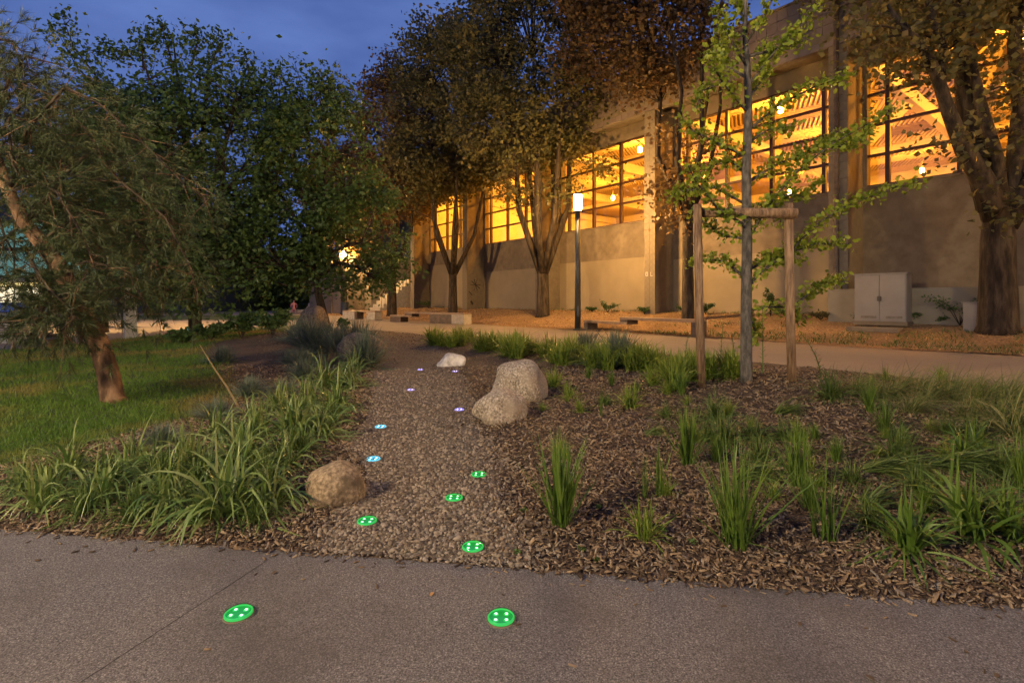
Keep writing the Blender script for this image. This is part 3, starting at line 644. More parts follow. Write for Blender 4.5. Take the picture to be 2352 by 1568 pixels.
# ------------------------------------------------------------------ grasses
def blades(nb, L, wd, spread, droop, base_r, nseg=5, stiff=1.0, twist=.4, lean=(0, 0), seed=0, bend=0.0):
    r_ = np.random.RandomState(seed); V = []; Fc = []
    for b in range(nb):
        a = r_.uniform(0, 6.283); tilt = abs(r_.normal(0, 1)) * spread; l = L * r_.uniform(.55, 1.15); w0 = wd * r_.uniform(.7, 1.25)
        br = base_r * math.sqrt(r_.uniform(0, 1)); ba = r_.uniform(0, 6.283)
        p = np.array([br * math.cos(ba), br * math.sin(ba), 0.0]); d = np.array([math.cos(a) * math.sin(tilt) + lean[0], math.sin(a) * math.sin(tilt) + lean[1], math.cos(tilt)])
        d /= np.linalg.norm(d); side = np.array([-math.sin(a), math.cos(a), 0.0]) + r_.normal(0, twist, 3); side /= np.linalg.norm(side)
        dr = droop * r_.uniform(.3, 1.5); kink = r_.randint(1, nseg) if r_.uniform() < bend else -1
        i0 = len(V)
        for k in range(nseg + 1):
            f = k / nseg; wk = w0 * (1 - f ** 2.2) * (.65 + .5 * min(1, f * 3)) if k < nseg else 0
            if k == nseg: V.append(p.copy())
            else: V.append(p - side * wk / 2); V.append(p + side * wk / 2)
            d = d + np.array([0, 0, -1.0]) * dr / nseg * (.4 + 1.6 * f)
            if k == kink: d = d + np.array([math.cos(a) * .5, math.sin(a) * .5, -1.1])
            d /= np.linalg.norm(d); p = p + d * l / nseg
            if p[2] < .006: p[2] = .006; d[2] = max(d[2], 0)
        for k in range(nseg - 1): a_ = i0 + 2 * k; Fc.append((a_, a_ + 1, a_ + 3)); Fc.append((a_, a_ + 3, a_ + 2))
        a_ = i0 + 2 * (nseg - 1); Fc.append((a_, a_ + 1, i0 + 2 * nseg))
    return np.array(V), np.array(Fc)
KM = {}
KIND = dict(
    lily=lambda s: (blades(125, .66, .023, .80, 2.9, .09, 8, seed=s, bend=.25), m_blade),
    iris=lambda s: (blades(110, .46, .011, .30, .35, .045, 5, seed=s), m_reed),
    reed=lambda s: (blades(24, .50, .008, .14, .2, .025, 5, seed=s), m_reed),
    fan=lambda s: (blades(120, .52, .008, .36, .45, .06, 5, seed=s), m_reed),
    sedge=lambda s: (blades(170, .36, .009, .8, 2.2, .05, 6, seed=s), m_sedge),
    swept=lambda s: (blades(140, .40, .010, .5, 1.8, .05, 6, seed=s, lean=(.9, -.25)), m_sedge),
    broad=lambda s: (blades(85, .42, .017, .75, 1.7, .05, 6, seed=s), m_reed),
    bright=lambda s: (blades(170, .36, .014, .45, 1.2, .08, 5, seed=s), m_bright),
    tuft=lambda s: (blades(90, .26, .009, .6, 1.2, .04, 4, seed=s), m_bright),
    fescue=lambda s: (blades(620, .34, .0075, .75, .7, .07, 3, seed=s), m_fesc),
    tan=lambda s: (blades(200, .30, .004, .7, 1.2, .06, 4, seed=s), m_tan),
    stipa=lambda s: (blades(330, .60, .007, .75, 2.3, .08, 6, seed=s, lean=(.25, 0)), m_stipa),
    spray=lambda s: (blades(16, .55, .004, .16, .5, .03, 5, seed=s), m_tan))
def kmesh(kind, var):
    if (kind, var) not in KM:
        (V, Fc), m = KIND[kind](100 * var + 5); KM[(kind, var)] = np_mesh(kind + '_blades', V, Fc, [m])
    return KM[(kind, var)]
def plant(kind, u, v, hgt, label, group, name='grass_clump', cat='grass clump', base=None, wide=1.0, rz=None):
    """hgt = height in picture units at that distance"""
    q_ = gp(u, v); me = kmesh(kind, R.randint(0, 3))
    zmax = max(v_.co.z for v_ in me.vertices) if (me.name + 'h') not in KM else KM[me.name + 'h']; KM[me.name + 'h'] = zmax
    sc_ = (1.02 if kind in ('iris', 'fan', 'reed', 'lily') else 1.22) * hgt / F * q_.y / zmax
    o = link(name, me, None, q_ + Vector((0, 0, -.005))); o.rotation_euler = (0, 0, rz if rz is not None else R.uniform(-.5, .5) if kind in ('swept', 'stipa') else R.uniform(0, 6.28)); o.scale = (sc_ * wide, sc_ * wide, sc_)
    return tag(o, label, cat, group)
G1 = 'arching green lilies in the left bed'
lil = [(95, 1165, 150, 'broad bladed lily at the far left end of the pavement bed'), (235, 1150, 150, 'lily clump second from the left end of the bed'), (385, 1165, 170, 'lily clump whose bent blades hang over the pavement left of the big one'),
       (520, 1180, 215, 'big arching lily reaching furthest over the pavement'), (625, 1160, 160, 'lily clump touching the tan boulder'), (50, 1120, 110, 'lily behind the leftmost one, against the lawn'), (160, 1090, 130, 'small lily at the lawn edge'),
       (310, 1085, 150, 'lily in the second row behind the bent blades'), (430, 1080, 160, 'lily in the second row behind the big one'), (550, 1075, 160, 'lily in the second row left of the boulder'), (655, 1070, 130, 'dark lily directly behind the tan boulder'),
       (500, 1010, 120, 'lily at the back of the bed beside the lawn'), (590, 1000, 140, 'bright lily with upright blades mid bed'), (670, 1000, 140, 'lily mid bed above the boulder'), (735, 1000, 120, 'lily reaching to the gravel beside the cyan light'),
       (640, 945, 100, 'lily half way up the bed by the small tufts'), (710, 940, 120, 'pale green lily half way up the gravel edge'), (775, 940, 110, 'lily at the gravel edge level with the squat boulder'), (745, 890, 100, 'lily far up the bed'), (800, 885, 95, 'dark lily overhanging the gravel far up the bed'), (815, 850, 75, 'last dark lily before the blue grey tufts')]
for u, v, h_, lab in lil: plant('lily', u, v, h_, lab, G1, 'daylily', 'lily', wide=1.12)
for u, v, h_ in ((190, 1180, 90), (310, 1190, 95), (455, 1195, 100), (590, 1200, 90), (690, 1040, 90), (470, 1120, 120), (370, 1110, 120), (600, 1110, 110), (560, 1040, 110), (680, 970, 90), (760, 970, 80), (100, 1135, 100), (255, 1120, 110)):
    plant('sedge', u, v, h_, 'low dark sedge filling the gap between the left bed lilies', 'low sedges between the lilies', 'sedge', 'sedge', wide=1.0)
G2 = 'grass clumps on the bark slope at the right'
rp_ = [('iris', 1290, 1205, 235, 'tall dark green upright clump alone beside the gravel', 1), ('fan', 1689, 1252, 285, 'tallest fan shaped clump of thin blades near the pavement', 1), ('reed', 1902, 1246, 240, 'narrow upright clump of few blades right of the fan', 1.3), ('reed', 1870, 1235, 120, 'few short blades beside the narrow upright clump', 1),
       ('tuft', 1482, 1240, 95, 'small clump with blades bent to the right near the pavement', 1), ('reed', 1480, 1144, 110, 'thin sparse clump right of the dark upright one', 1), ('reed', 1515, 1140, 130, 'thin sparse clump beside its twin in mid slope', 1.4), ('iris', 1579, 1068, 165, 'dark upright clump below the left stake', .8),
       ('fan', 1834, 1120, 170, 'bright upright clump in mid slope below the right stake', .9), ('broad', 2082, 1262, 130, 'flat spreading clump near the right end of the pavement', 1.4), ('broad', 2232, 1233, 165, 'large dark rosette at the right edge', 1.2), ('broad', 2330, 1240, 130, 'rosette cut by the right edge of the picture', 1.2),
       ('sedge', 2062, 1060, 100, 'arching sedge with pale blades right of mid slope', 1.1), ('broad', 2223, 1055, 95, 'dark broad clump behind the green cane', 1.4), ('iris', 2033, 997, 95, 'upright clump at the crest right of the stakes', 1), ('swept', 1979, 1165, 60, 'dark clump lying flat to the right below the sedge', 1.3), ('swept', 1985, 1080, 65, 'dark swept clump in mid slope', 1.4),
       ('sedge', 1640, 965, 75, 'bright arching clump left of the sapling foot', 1), ('swept', 1780, 950, 40, 'low clump swept right before the sapling', 1.3), ('bright', 1551, 895, 85, 'bright clump left of the left stake', .9), ('sedge', 1907, 918, 80, 'fluffy arching clump right of the right stake', 1.1), ('iris', 1997, 948, 85, 'dark spiky clump before the feather grass', .9),
       ('sedge', 2110, 1130, 70, 'sedge in the shade left of the green cane', 1.3), ('tuft', 1305, 916, 42, 'small tuft right of the largest boulder', 1.2), ('tuft', 1447, 938, 62, 'ragged tuft in the middle of the slope', 1.1), ('reed', 1381, 958, 85, 'single pale blade pair between two tufts', .7), ('iris', 1565, 908, 70, 'dark tuft at the crest left of the stakes', .9), ('tuft', 1270, 890, 50, 'tuft leaning on the largest boulder', 1.2),
       ('sedge', 1730, 1010, 60, 'faint sedge patch below the sapling', 1.5), ('sedge', 1660, 1020, 90, 'dark sedge behind the tall fan', 1.1), ('swept', 1480, 1000, 30, 'flat green blades on the bark left of the dark clump', 1.3), ('iris', 2345, 1130, 160, 'upright blades cut by the right edge', .7), ('sedge', 2300, 1090, 90, 'dark sedge near the right edge', 1.3), ('sedge', 2180, 1000, 60, 'sedge in the dip behind the crest', 1.3), ('iris', 1405, 885, 40, 'small dark tuft before the blue tufts', 1.1), ('tuft', 1500, 885, 50, 'leafy tuft right of the blue tufts', 1.2)]
for k, u, v, h_, lab, wd in rp_: plant(k, u, v, h_, lab, G2, wide=wd)
for i_ in range(44):
    u = R.uniform(1240, 2340); v = R.uniform(870, 1150)
    if 1560 < u < 1860 and v < 930: v += 90
    plant('tuft', u, v, R.uniform(22, 52), 'small weed tuft sprouting through the bark', 'weed tufts on the bark slope', 'weed_tuft', 'weed')
G3 = 'bright grasses along the far edge of the garden'
for i_ in range(34):
    f = i_ / 33; u = 1005 + f * 600 + R.uniform(-8, 8); v = 782 + f * 88 + R.uniform(-8, 16)
    plant('bright', u, v, R.uniform(38, 66) * (.8 + .4 * f), ('bright green grass clump left of the lamp post at the far edge of the garden' if u < 1290 else 'bright green grass clump among the blue grey tufts at the path edge' if u < 1480 else 'bright green grass clump between the blue grey tufts and the left stake'), G3, 'grass_clump', 'grass clump', wide=1.1)
for i_ in range(9):
    plant('bright', 1600 + R.uniform(-20, 110), 862 + R.uniform(-8, 10), R.uniform(40, 75), 'green grass clump between and behind the two stakes', 'grasses behind the stakes', wide=.9)
G4 = 'blue grey fescue tufts'
for u, v, h_, wd, lab in ((1345, 818, 62, 1.1, 'blue grey tuft left of the biggest one, before the bench'), (1420, 842, 85, 1.2, 'biggest blue grey tuft, right of the lamp post'), (513, 832, 42, 1.3, 'lone blue grey tuft at the lawn end of the bark patch'), (667, 836, 36, 1.2, 'darkest small fescue tuft on the bark patch'),
       (719, 808, 78, 1.3, 'tall pale fescue tuft before the pointed boulder'), (690, 785, 55, 1.3, 'grey tuft furthest back by the pointed boulder'), (775, 815, 70, 1.1, 'fescue tuft between the two back boulders'), (826, 812, 80, 1.0, 'fescue tuft covering the brown boulder'), (838, 845, 88, .9, 'fescue tuft overhanging the gravel'),
       (697, 845, 50, 1.2, 'low fescue tuft in the middle of the patch'), (574, 910, 50, 1.3, 'fescue tuft beside the dead stem'), (650, 914, 46, 1.4, 'flat fescue tuft behind the lilies'), (497, 962, 48, 1.6, 'grey tuft at the lawn edge behind the lilies'), (696, 872, 50, 1.1, 'fescue tuft near the lily bed middle'), (370, 1020, 48, 1.6, 'grey tuft between lawn and lilies'), (745, 780, 40, 1.2, 'small tuft left of the leafy sprig')):
    plant('fescue', u, v, h_, lab, G4, 'fescue_tuft', 'fescue', wide=wd)
plant('tan', 764, 838, 40, 'tan dry grass tuft among the blue grey ones', None, 'dry_tuft', 'dry grass', wide=1.2)
plant('tan', 640, 890, 22, 'flat dry grass patch on the bark', None, 'dry_tuft', 'dry grass', wide=1.8)
G5 = 'feather grasses along the path at the right'
for i_, (u, v, h_) in enumerate(((1965, 905, 50), (2050, 915, 62), (2120, 925, 68), (2190, 925, 66), (2260, 935, 68), (2330, 945, 75), (2090, 950, 50), (2220, 965, 60), (2300, 985, 80), (2345, 1010, 90), (2000, 915, 45), (2160, 905, 50), (2240, 908, 50), (2310, 915, 55))):
    plant('stipa', u, v, h_ * 1.35, 'soft drooping feather grass at the garden edge by the tan path', G5, 'feather_grass', 'feather grass', wide=1.35)
plant('tan', 2140, 990, 30, 'straw coloured drooping grass on the bark by the feather grass', None, 'dry_tuft', 'dry grass', wide=2.2)
G6 = [(1700 + 0, 1100), (1750, 1060), (1930, 1060), (1880, 1010), (2130, 1180), (2290, 1170), (1950, 1110), (2100, 1090), (2160, 1070), (2250, 1010), (1640, 1060), (1360, 870), (1460, 900), (1530, 960), (1620, 1010), (1850, 1170), (2010, 1210), (1800, 1010), (2070, 1010), (2330, 1060), (1400, 930)]
for u, v in G6: plant(R.choice(['sedge', 'sedge', 'swept', 'iris']), u + R.uniform(-12, 12), v, R.uniform(45, 85) * (v - 693) / 380, ('loose sedge clump low on the bark slope, near the pavement' if v > 1080 else 'loose sedge clump high on the bark slope, near the stakes'), 'loose sedges on the bark slope', 'sedge', 'sedge', wide=1.2)
for u, v, h_, lab in ((2065, 895, 60, 'pale seed heads standing against the tan path'), (2182, 900, 75, 'brightest pale seed stalks against the path'), (2272, 905, 40, 'short pale seed stalks furthest right')):
    plant('spray', u, v, h_, lab, None, 'seed_stalks', 'seed stalks')
# leafy stalks, cane, dead stem, lily shoots
def stalk(u, v, hgt, lean, label, leaf=.06, n=34):
    q_ = gp(u, v); h_ = hgt / F * q_.y; t = thing('leafy_stalk', label, 'weed', q_, group='thin leafy stalks around the stakes')
    pts = [Vector((lean * h_ * f * f, 0, h_ * f)) for f in (0, .25, .5, .75, 1)]
    MB().tube(pts, [.006, .005, .004, .003, .0015], 6).build('stem', m_weed, t)
    V = []; Fc = []
    for i_ in range(n):
        f = .12 + .88 * i_ / n; p = Vector((lean * h_ * f * f, 0, h_ * f)); a = i_ * 2.4; l = leaf * (1.2 - .7 * f) * R.uniform(.8, 1.2); d = Vector((math.cos(a), math.sin(a), .9)).normalized(); sd = Vector((-math.sin(a), math.cos(a), 0)) * l * .07
        k = len(V); V += [p, p + d * l * .5 - sd, p + d * l - Vector((0, 0, l * .15)), p + d * l * .5 + sd]; Fc.append((k, k + 1, k + 2, k + 3))
    link('leaves', np_mesh('leaves', np.array([tuple(a) for a in V]), np.array(Fc), [m_weed]), t)
for u, v, h_, ln, lab in ((1655, 858, 115, .05, 'tall leafy stalk between left stake and sapling'), (1690, 858, 95, -.12, 'leafy stalk leaning left, close to the sapling'), (1752, 858, 150, .0, 'single straight stalk between sapling and right stake'), (1885, 870, 110, -.45, 'stalk slanting away from the right stake'),
                          (1600, 870, 80, .15, 'leafy stalk just left of the left stake'), (1570, 880, 110, .1, 'dark leafy stalk above the bright clump'), (1530, 860, 70, -.1, 'short leafy stalk by the blue tufts')): stalk(u, v, h_, ln, lab)
q_ = gp(2180, 1140); c_ = thing('cane', 'cut green cane standing upright in the bark at the right', 'cane', q_)
MB().tube([(0, 0, 0), (.012, 0, .12), (.02, 0, .26)], [.0065, .006, .0055], 8).build('stem', m_reed, c_)
for z_ in (.09, .17, .24): MB().lathe([(.0075, z_), (.0075, z_ + .004)], (z_ * .08, 0, 0), 8).build('node', m_tan, c_)
q_ = gp(548, 935); d_ = thing('dead_stem', 'bare dry stem leaning left out of the lilies', 'stem', q_)
e = at(458, 791, q_.y - .1) - q_
MB().tube([Vector((0, 0, 0)), e * .3 + Vector((.01, 0, 0)), e * .6, e], [.011, .009, .006, .003], 7).build('stem', m_tan, d_)
MB().tube([e * .35, e * .35 + Vector((-.05, 0, .09))], [.004, .001], 5).build('twig', m_tan, d_)

# leafy small plants
def leaves_around(C, per, spread, size, seed, fold=.25, elong=1.5, droop=0.0):
    r_ = np.random.RandomState(seed); C = np.asarray(C); n = len(C) * per
    P = np.repeat(C, per, 0) + r_.normal(0, 1, (n, 3)) * np.asarray(spread)
    d = r_.normal(0, 1, (n, 3)); d[:, 2] = d[:, 2] * .6 - droop; d /= np.linalg.norm(d, axis=1)[:, None]
    u_ = r_.normal(0, 1, (n, 3)); u_[:, 2] += .8; s_ = np.cross(d, u_); s_ /= np.linalg.norm(s_, axis=1)[:, None] + 1e-9; nn = np.cross(s_, d)
    L = size * r_.uniform(.6, 1.3, n)[:, None]; W = L / elong / 2
    V = np.stack([P, P + d * L * .45 - s_ * W + nn * W * fold, P + d * L, P + d * L * .45 + s_ * W + nn * W * fold], 1).reshape(-1, 3)
    k = np.arange(n)[:, None] * 4; Fc = np.concatenate([k + np.array([[0, 1, 2]]), k + np.array([[0, 2, 3]])])
    return V, Fc
def bush(u, v, hgt, wd, label, group, mat, leaf=.05, nst=7, per=9, name='shrub', cat='shrub', Y=None):
    q_ = gp(u, v); k = q_.y / F; h_ = hgt * k; w_ = wd * k; t = thing(name, label, cat, q_, group=group); mb = MB(); C = []
    for i_ in range(nst):
        a = R.uniform(0, 6.28); e = Vector((math.cos(a) * w_ * R.uniform(.2, .5), math.sin(a) * w_ * R.uniform(.1, .4), h_ * R.uniform(.6, 1)))
        m1 = Vector((e.x * .35, e.y * .35, e.z * .6)); mb.tube([(0, 0, 0), m1, e], [.008, .006, .002], 5)
        for f in np.linspace(.3, 1, 7): C.append(tuple(m1.lerp(e, (f - .3) / .7)) if f > .3 else tuple(m1))
    mb.build('stem', m_bark, t); V, Fc = leaves_around(C, per, (w_ * .05, w_ * .05, h_ * .05), leaf, R.randint(0, 999)); link('foliage', np_mesh('foliage', V, Fc, [mat]), t); return t
for u, v, h_, w_, lab in ((485, 782, 40, 90, 'low leafy shrub beside the brown trunk at the lawn end'), (555, 778, 60, 90, 'middle leafy shrub on the lawn edge under the hanging branches'), (625, 776, 65, 90, 'leafy shrub touching the pointed boulder'), (420, 790, 30, 60, 'small shrub left of the lawn trunk')): bush(u, v, h_, w_, lab, 'leafy shrubs at the back of the lawn', m_tree, .10, 12, 12)
bush(791, 770, 38, 50, 'leafy sprig standing against the tan path by the brown boulder', None, m_tree, .13, 6, 2, 'sprig', 'plant')
GB = 'small shrubs along the foot of the hall wall'
for u, v, h_, w_, lab in ((1395, 718, 26, 60, 'leafy bush at the wall between lamp post and bench'), (1360, 716, 12, 30, 'tiny bush at the wall right of the lamp post'), (1530, 714, 38, 60, 'taller sparse bush at the pilaster above the bench'), (1480, 722, 20, 50, 'yellowish low bush at the wall above the bench'), (1570, 720, 18, 35, 'yellow bush left of the thin linden'),
                          (1620, 722, 25, 50, 'bush between the thin linden and the stake'), (1770, 728, 62, 40, 'narrow upright bush seen between the stakes'), (1810, 730, 22, 60, 'low brown bush right of the narrow one'), (1885, 735, 26, 80, 'wide bush before the downpipe pilaster'), (1965, 738, 20, 30, 'small bush left of the cabinet'),
                          (2110, 742, 24, 30, 'small bush right of the cabinet'), (1075, 706, 8, 60, 'flat creeping bush behind the second linden'), (985, 708, 18, 60, 'bush at the corner of the hall'), (1030, 706, 26, 70, 'spindly bush before the last painted bay'), (1185, 708, 12, 40, 'small plant by the recessed door')): bush(u, v, h_, w_, lab, GB, m_lind if v % 2 else m_tree, .07, 7, 9)
for u, v, h_, w_, lab in ((2205, 748, 70, 130, 'climbing vine over the small white box'), (2335, 745, 60, 90, 'dark bush right of the thick linden trunk'), (2150, 745, 26, 60, 'creeping vine left of the small white box')): bush(u, v, h_, w_, lab, None, m_tree, .06, 9, 12, 'vine' if 'vine' in lab else 'shrub', 'vine' if 'vine' in lab else 'shrub')
for i_ in range(16):
    u = R.uniform(1180, 2250); v = R.uniform(1150, 1330)
    if gp(u, v).y < float(front(gp(u, v).x)) + .05: continue
    bush(u, v, 10, 16, 'tiny seedling with rounded leaves in the bark near the pavement', 'seedlings in the bark', m_weed, .014, 3, 2, 'seedling', 'seedling')

# ------------------------------------------------------------------ trees
def connect(mb, limbs, C, r0, r1, seg=3, n=5):
    """thin branches from the nearest limb point to each leaf clump"""
    P = [];
    for pts, rs in limbs:
        for k in range(len(pts) - 1):
            for f in (0, .33, .66): P.append((Vector(pts[k]).lerp(Vector(pts[k + 1]), f)))
    for c in C:
        c = Vector(c); best = min(P, key=lambda p_: (p_ - c).length + max(0, p_.z - c.z) * 1.5)
        mid = best.lerp(c, .5) + Vector((R.uniform(-.15, .15), R.uniform(-.15, .15), .12 * (c - best).length))
        mb.tube([best, mid, c], [r0, (r0 + r1) / 2, r1], n, False)
def clumps(ell, n, seed, shell=.45):
    """places for leaf clumps inside a few ellipsoids (local coordinates)"""
    r_ = np.random.RandomState(seed); C = []
    vol = np.array([e[3] * e[4] * e[5] for e in ell]); vol = vol / vol.sum()
    while len(C) < n:
        e = ell[r_.choice(len(ell), p=vol)]; d = r_.normal(0, 1, 3); d /= np.linalg.norm(d); rr = (shell + (1 - shell) * r_.uniform(0, 1)) ** .6 * (1 + .05 * r_.normal())
        C.append((e[0] + d[0] * rr * e[3], e[1] + d[1] * rr * e[4], e[2] + d[2] * rr * e[5]))
    return C
def tree(name, base, trunk, limbs, ell, nclump, per, spread, leaf, bark, leafm, label, group, seed, elong=1.25, extra=(), cat='tree', twig=.03, sides=14, droop=.2, gap=None):
    """trunk / limbs: lists of (points, radii) in world coordinates"""
    b = Vector(base); t = thing(name, label, cat, b, group=group)
    L = lambda pts: [Vector(p_) - b for p_ in pts]
    MB().tube(L(trunk[0]), trunk[1], sides).build('trunk', bark, t, True)
    ll = [(L(p_), r_) for p_, r_ in limbs]
    for p_, r_ in ll: MB().tube(p_, r_, 9).build('limb', bark, t, True)
    C = clumps([(e[0] - b.x, e[1] - b.y, e[2] - b.z, *e[3:]) for e in ell], nclump, seed) + [tuple(Vector(e) - b) for e in extra]
    if gap:
        def far_(c):
            q = Vector(c) + b; return math.hypot(1176 + q.x / q.y * F - gap[0], 693 - (q.z - 1) / q.y * F - gap[1]) > gap[2]
        C = [c for c in C if far_(c)]
    mb = MB(); connect(mb, ll + [(L(trunk[0])[-2:], trunk[1][-2:])], C, twig, .006); mb.build('branches', bark, t)['kind'] = 'stuff'
    V, Fc = leaves_around(C, per, spread, leaf, seed, elong=elong, droop=droop); link('crown', np_mesh('crown', V, Fc, [leafm]), t)
    return t
def lindens():
    GL_ = 'row of lindens between the path and the hall'
    def lt(u, t_, wd, ztop, fork, ell, nl, seed, label, leafm, nclump=190, per=130, leaf=.10, limbs=None, extra=(), lean=0):
        r_ = (u - 1176) / F; Y = t_ / (CT * r_ + CS); x, y = r_ * Y, Y; z0 = Hs(x, y); rr = random.Random(seed)
        tr = ([(x, y, z0 - .1), (x, y, z0 + .12), (x + lean * .3, y, z0 + fork * .5), (x + lean, y, z0 + fork * .85), (x + lean, y, z0 + fork + .1), (x + lean, y, z0 + fork + .6)], [wd * .62, wd * .52, wd * .45, wd * .43, wd * .36, wd * .12])
        if limbs is None:
            limbs = []
            for i_ in range(nl):
                a = i_ * 6.283 / nl + rr.uniform(-.4, .4); R_ = rr.uniform(1.2, 2.6)
                s0 = Vector((x + lean + math.cos(a) * wd * .12, y + math.sin(a) * wd * .12, z0 + fork - .45)); e = Vector((x + math.cos(a) * R_, y + math.sin(a) * R_, ztop * rr.uniform(.6, .8)))
                m1 = s0.lerp(e, .3) + Vector((math.cos(a) * .45, math.sin(a) * .45, -.2)); m2 = s0.lerp(e, .65) + Vector((rr.uniform(-.3, .3), rr.uniform(-.3, .3), 0))
                limbs.append(([s0, m1, m2, e], [wd * .28, wd * .22, wd * .14, .03]))
        el = [(x + e[0], y + e[1], e[2], *e[3:]) for e in ell]
        tree('linden', (x, y, z0), tr, limbs, el, nclump, per, (.40, .40, .30), leaf * 1.3, m_bark, leafm, label, GL_, seed, extra=extra, elong=1.1, gap=(787, 578, 24))
    Yn = 11.34
    A = lambda u, v, d=0: at(u, v, Yn + d)
    limbs = [([A(2288, 500), A(2262, 420, -.1), A(2215, 345, -.3), A(2180, 260, -.5), A(2150, 170, -.6), A(2120, 110, -.7), A(2035, 15, -.8)], [.26, .22, .17, .13, .11, .09, .05]),
             ([A(2160, 200, -.5), A(2168, 120, -.4), A(2140, 30, -.4), A(2110, -60, -.3)], [.10, .09, .08, .05]),
             ([A(2280, 480), A(2245, 360), A(2222, 230, .1), A(2215, 80, .2), A(2200, -150, .3)], [.28, .23, .22, .2, .14]),
             ([A(2300, 480), A(2288, 360, -.3), A(2255, 250, -.4), A(2235, 150, -.2)], [.16, .13, .11, .07]),
             ([A(2315, 470), A(2335, 380), A(2345, 250, .3), A(2330, 100, .5), A(2350, -100, .5)], [.27, .2, .16, .13, .1]),
             ([A(2310, 520), A(2370, 420, -.3), A(2440, 300, -.4), A(2500, 100, -.4)], [.22, .2, .16, .1])]
    ex = [at(u, v, 10.8 + R.uniform(-.8, .6)) for u, v in ((2075, 150), (2110, 165), (2140, 130), (2200, 130), (2060, 40), (2240, 170), (2320, 200), (2110, 140), (1990, 60), (2180, 330), (2300, 320), (2340, 480), (2330, 200), (2290, 60), (2180, 60), (2090, 90), (2150, 60), (2230, 40), (2050, 60), (2010, 100))]
    lt(2292, 15.5, .70, 13, 2.4, [(.3, 0, 10.4, 4.0, 3.6, 3.4), (-2.0, 0, 10.6, 2.0, 2.0, 1.8)], 6, 21, 'nearest linden with the thickest forked trunk at the right edge', m_lind, 180, 140, .10, limbs, ex)
    lt(1580, 15.5, .40, 16, 4.0, [(-1.6, .3, 12.6, 3.0, 3.4, 4.6)], 5, 22, 'slim dark linden behind the left stake, second from the right', m_lindr, 200, 140, .11,
       extra=[at(u, v, 17 + R.uniform(-.6, .6)) for u, v in ((1510, 430), (1530, 445), (1545, 500), (1600, 380), (1560, 395), (1620, 330), (1530, 300))])
    lt(1247, 15.5, .60, 17, 2.3, [(-.4, 0, 12.0, 4.3, 4.2, 4.8), (-1.2, -.6, 8.6, 3.0, 2.6, 1.8)], 6, 23, 'linden with a wide fan of limbs left of the post lamp', m_lind, 240, 140, .12,
       extra=[at(u, v, 22.6 + R.uniform(-.6, .6)) for u, v in ((1290, 440), (1310, 425), (1270, 455), (1180, 440), (1160, 435), (1200, 450), (1390, 385), (1370, 375), (1150, 400), (1240, 400))])
    lt(1040, 15.3, .52, 17, 2.6, [(.3, 0, 12.0, 4.2, 4.2, 5.2), (-.8, 0, 8.8, 3.2, 2.8, 2.0)], 5, 24, 'linden standing behind the middle bench', m_lind, 230, 140, .13,
       extra=[at(u, v, 28.5 + R.uniform(-.6, .6)) for u, v in ((960, 470), (1000, 450), (1060, 440), (930, 440), (900, 480))])
    lt(900, 14.3, .62, 16, 3.2, [(.9, 0, 11.4, 3.3, 4.2, 4.6), (.3, 0, 8.0, 2.8, 2.8, 1.8)], 5, 25, 'linden with a short thick trunk left of the hall corner', m_lindr, 220, 120, .14)
    lt(790, 14.2, .5, 14, 3.0, [(.6, 0, 9.0, 3.4, 4.0, 4.2)], 5, 26, 'farthest linden, its rusty crown meeting the leafy tree', m_lindr, 170, 110, .16)
lindens()
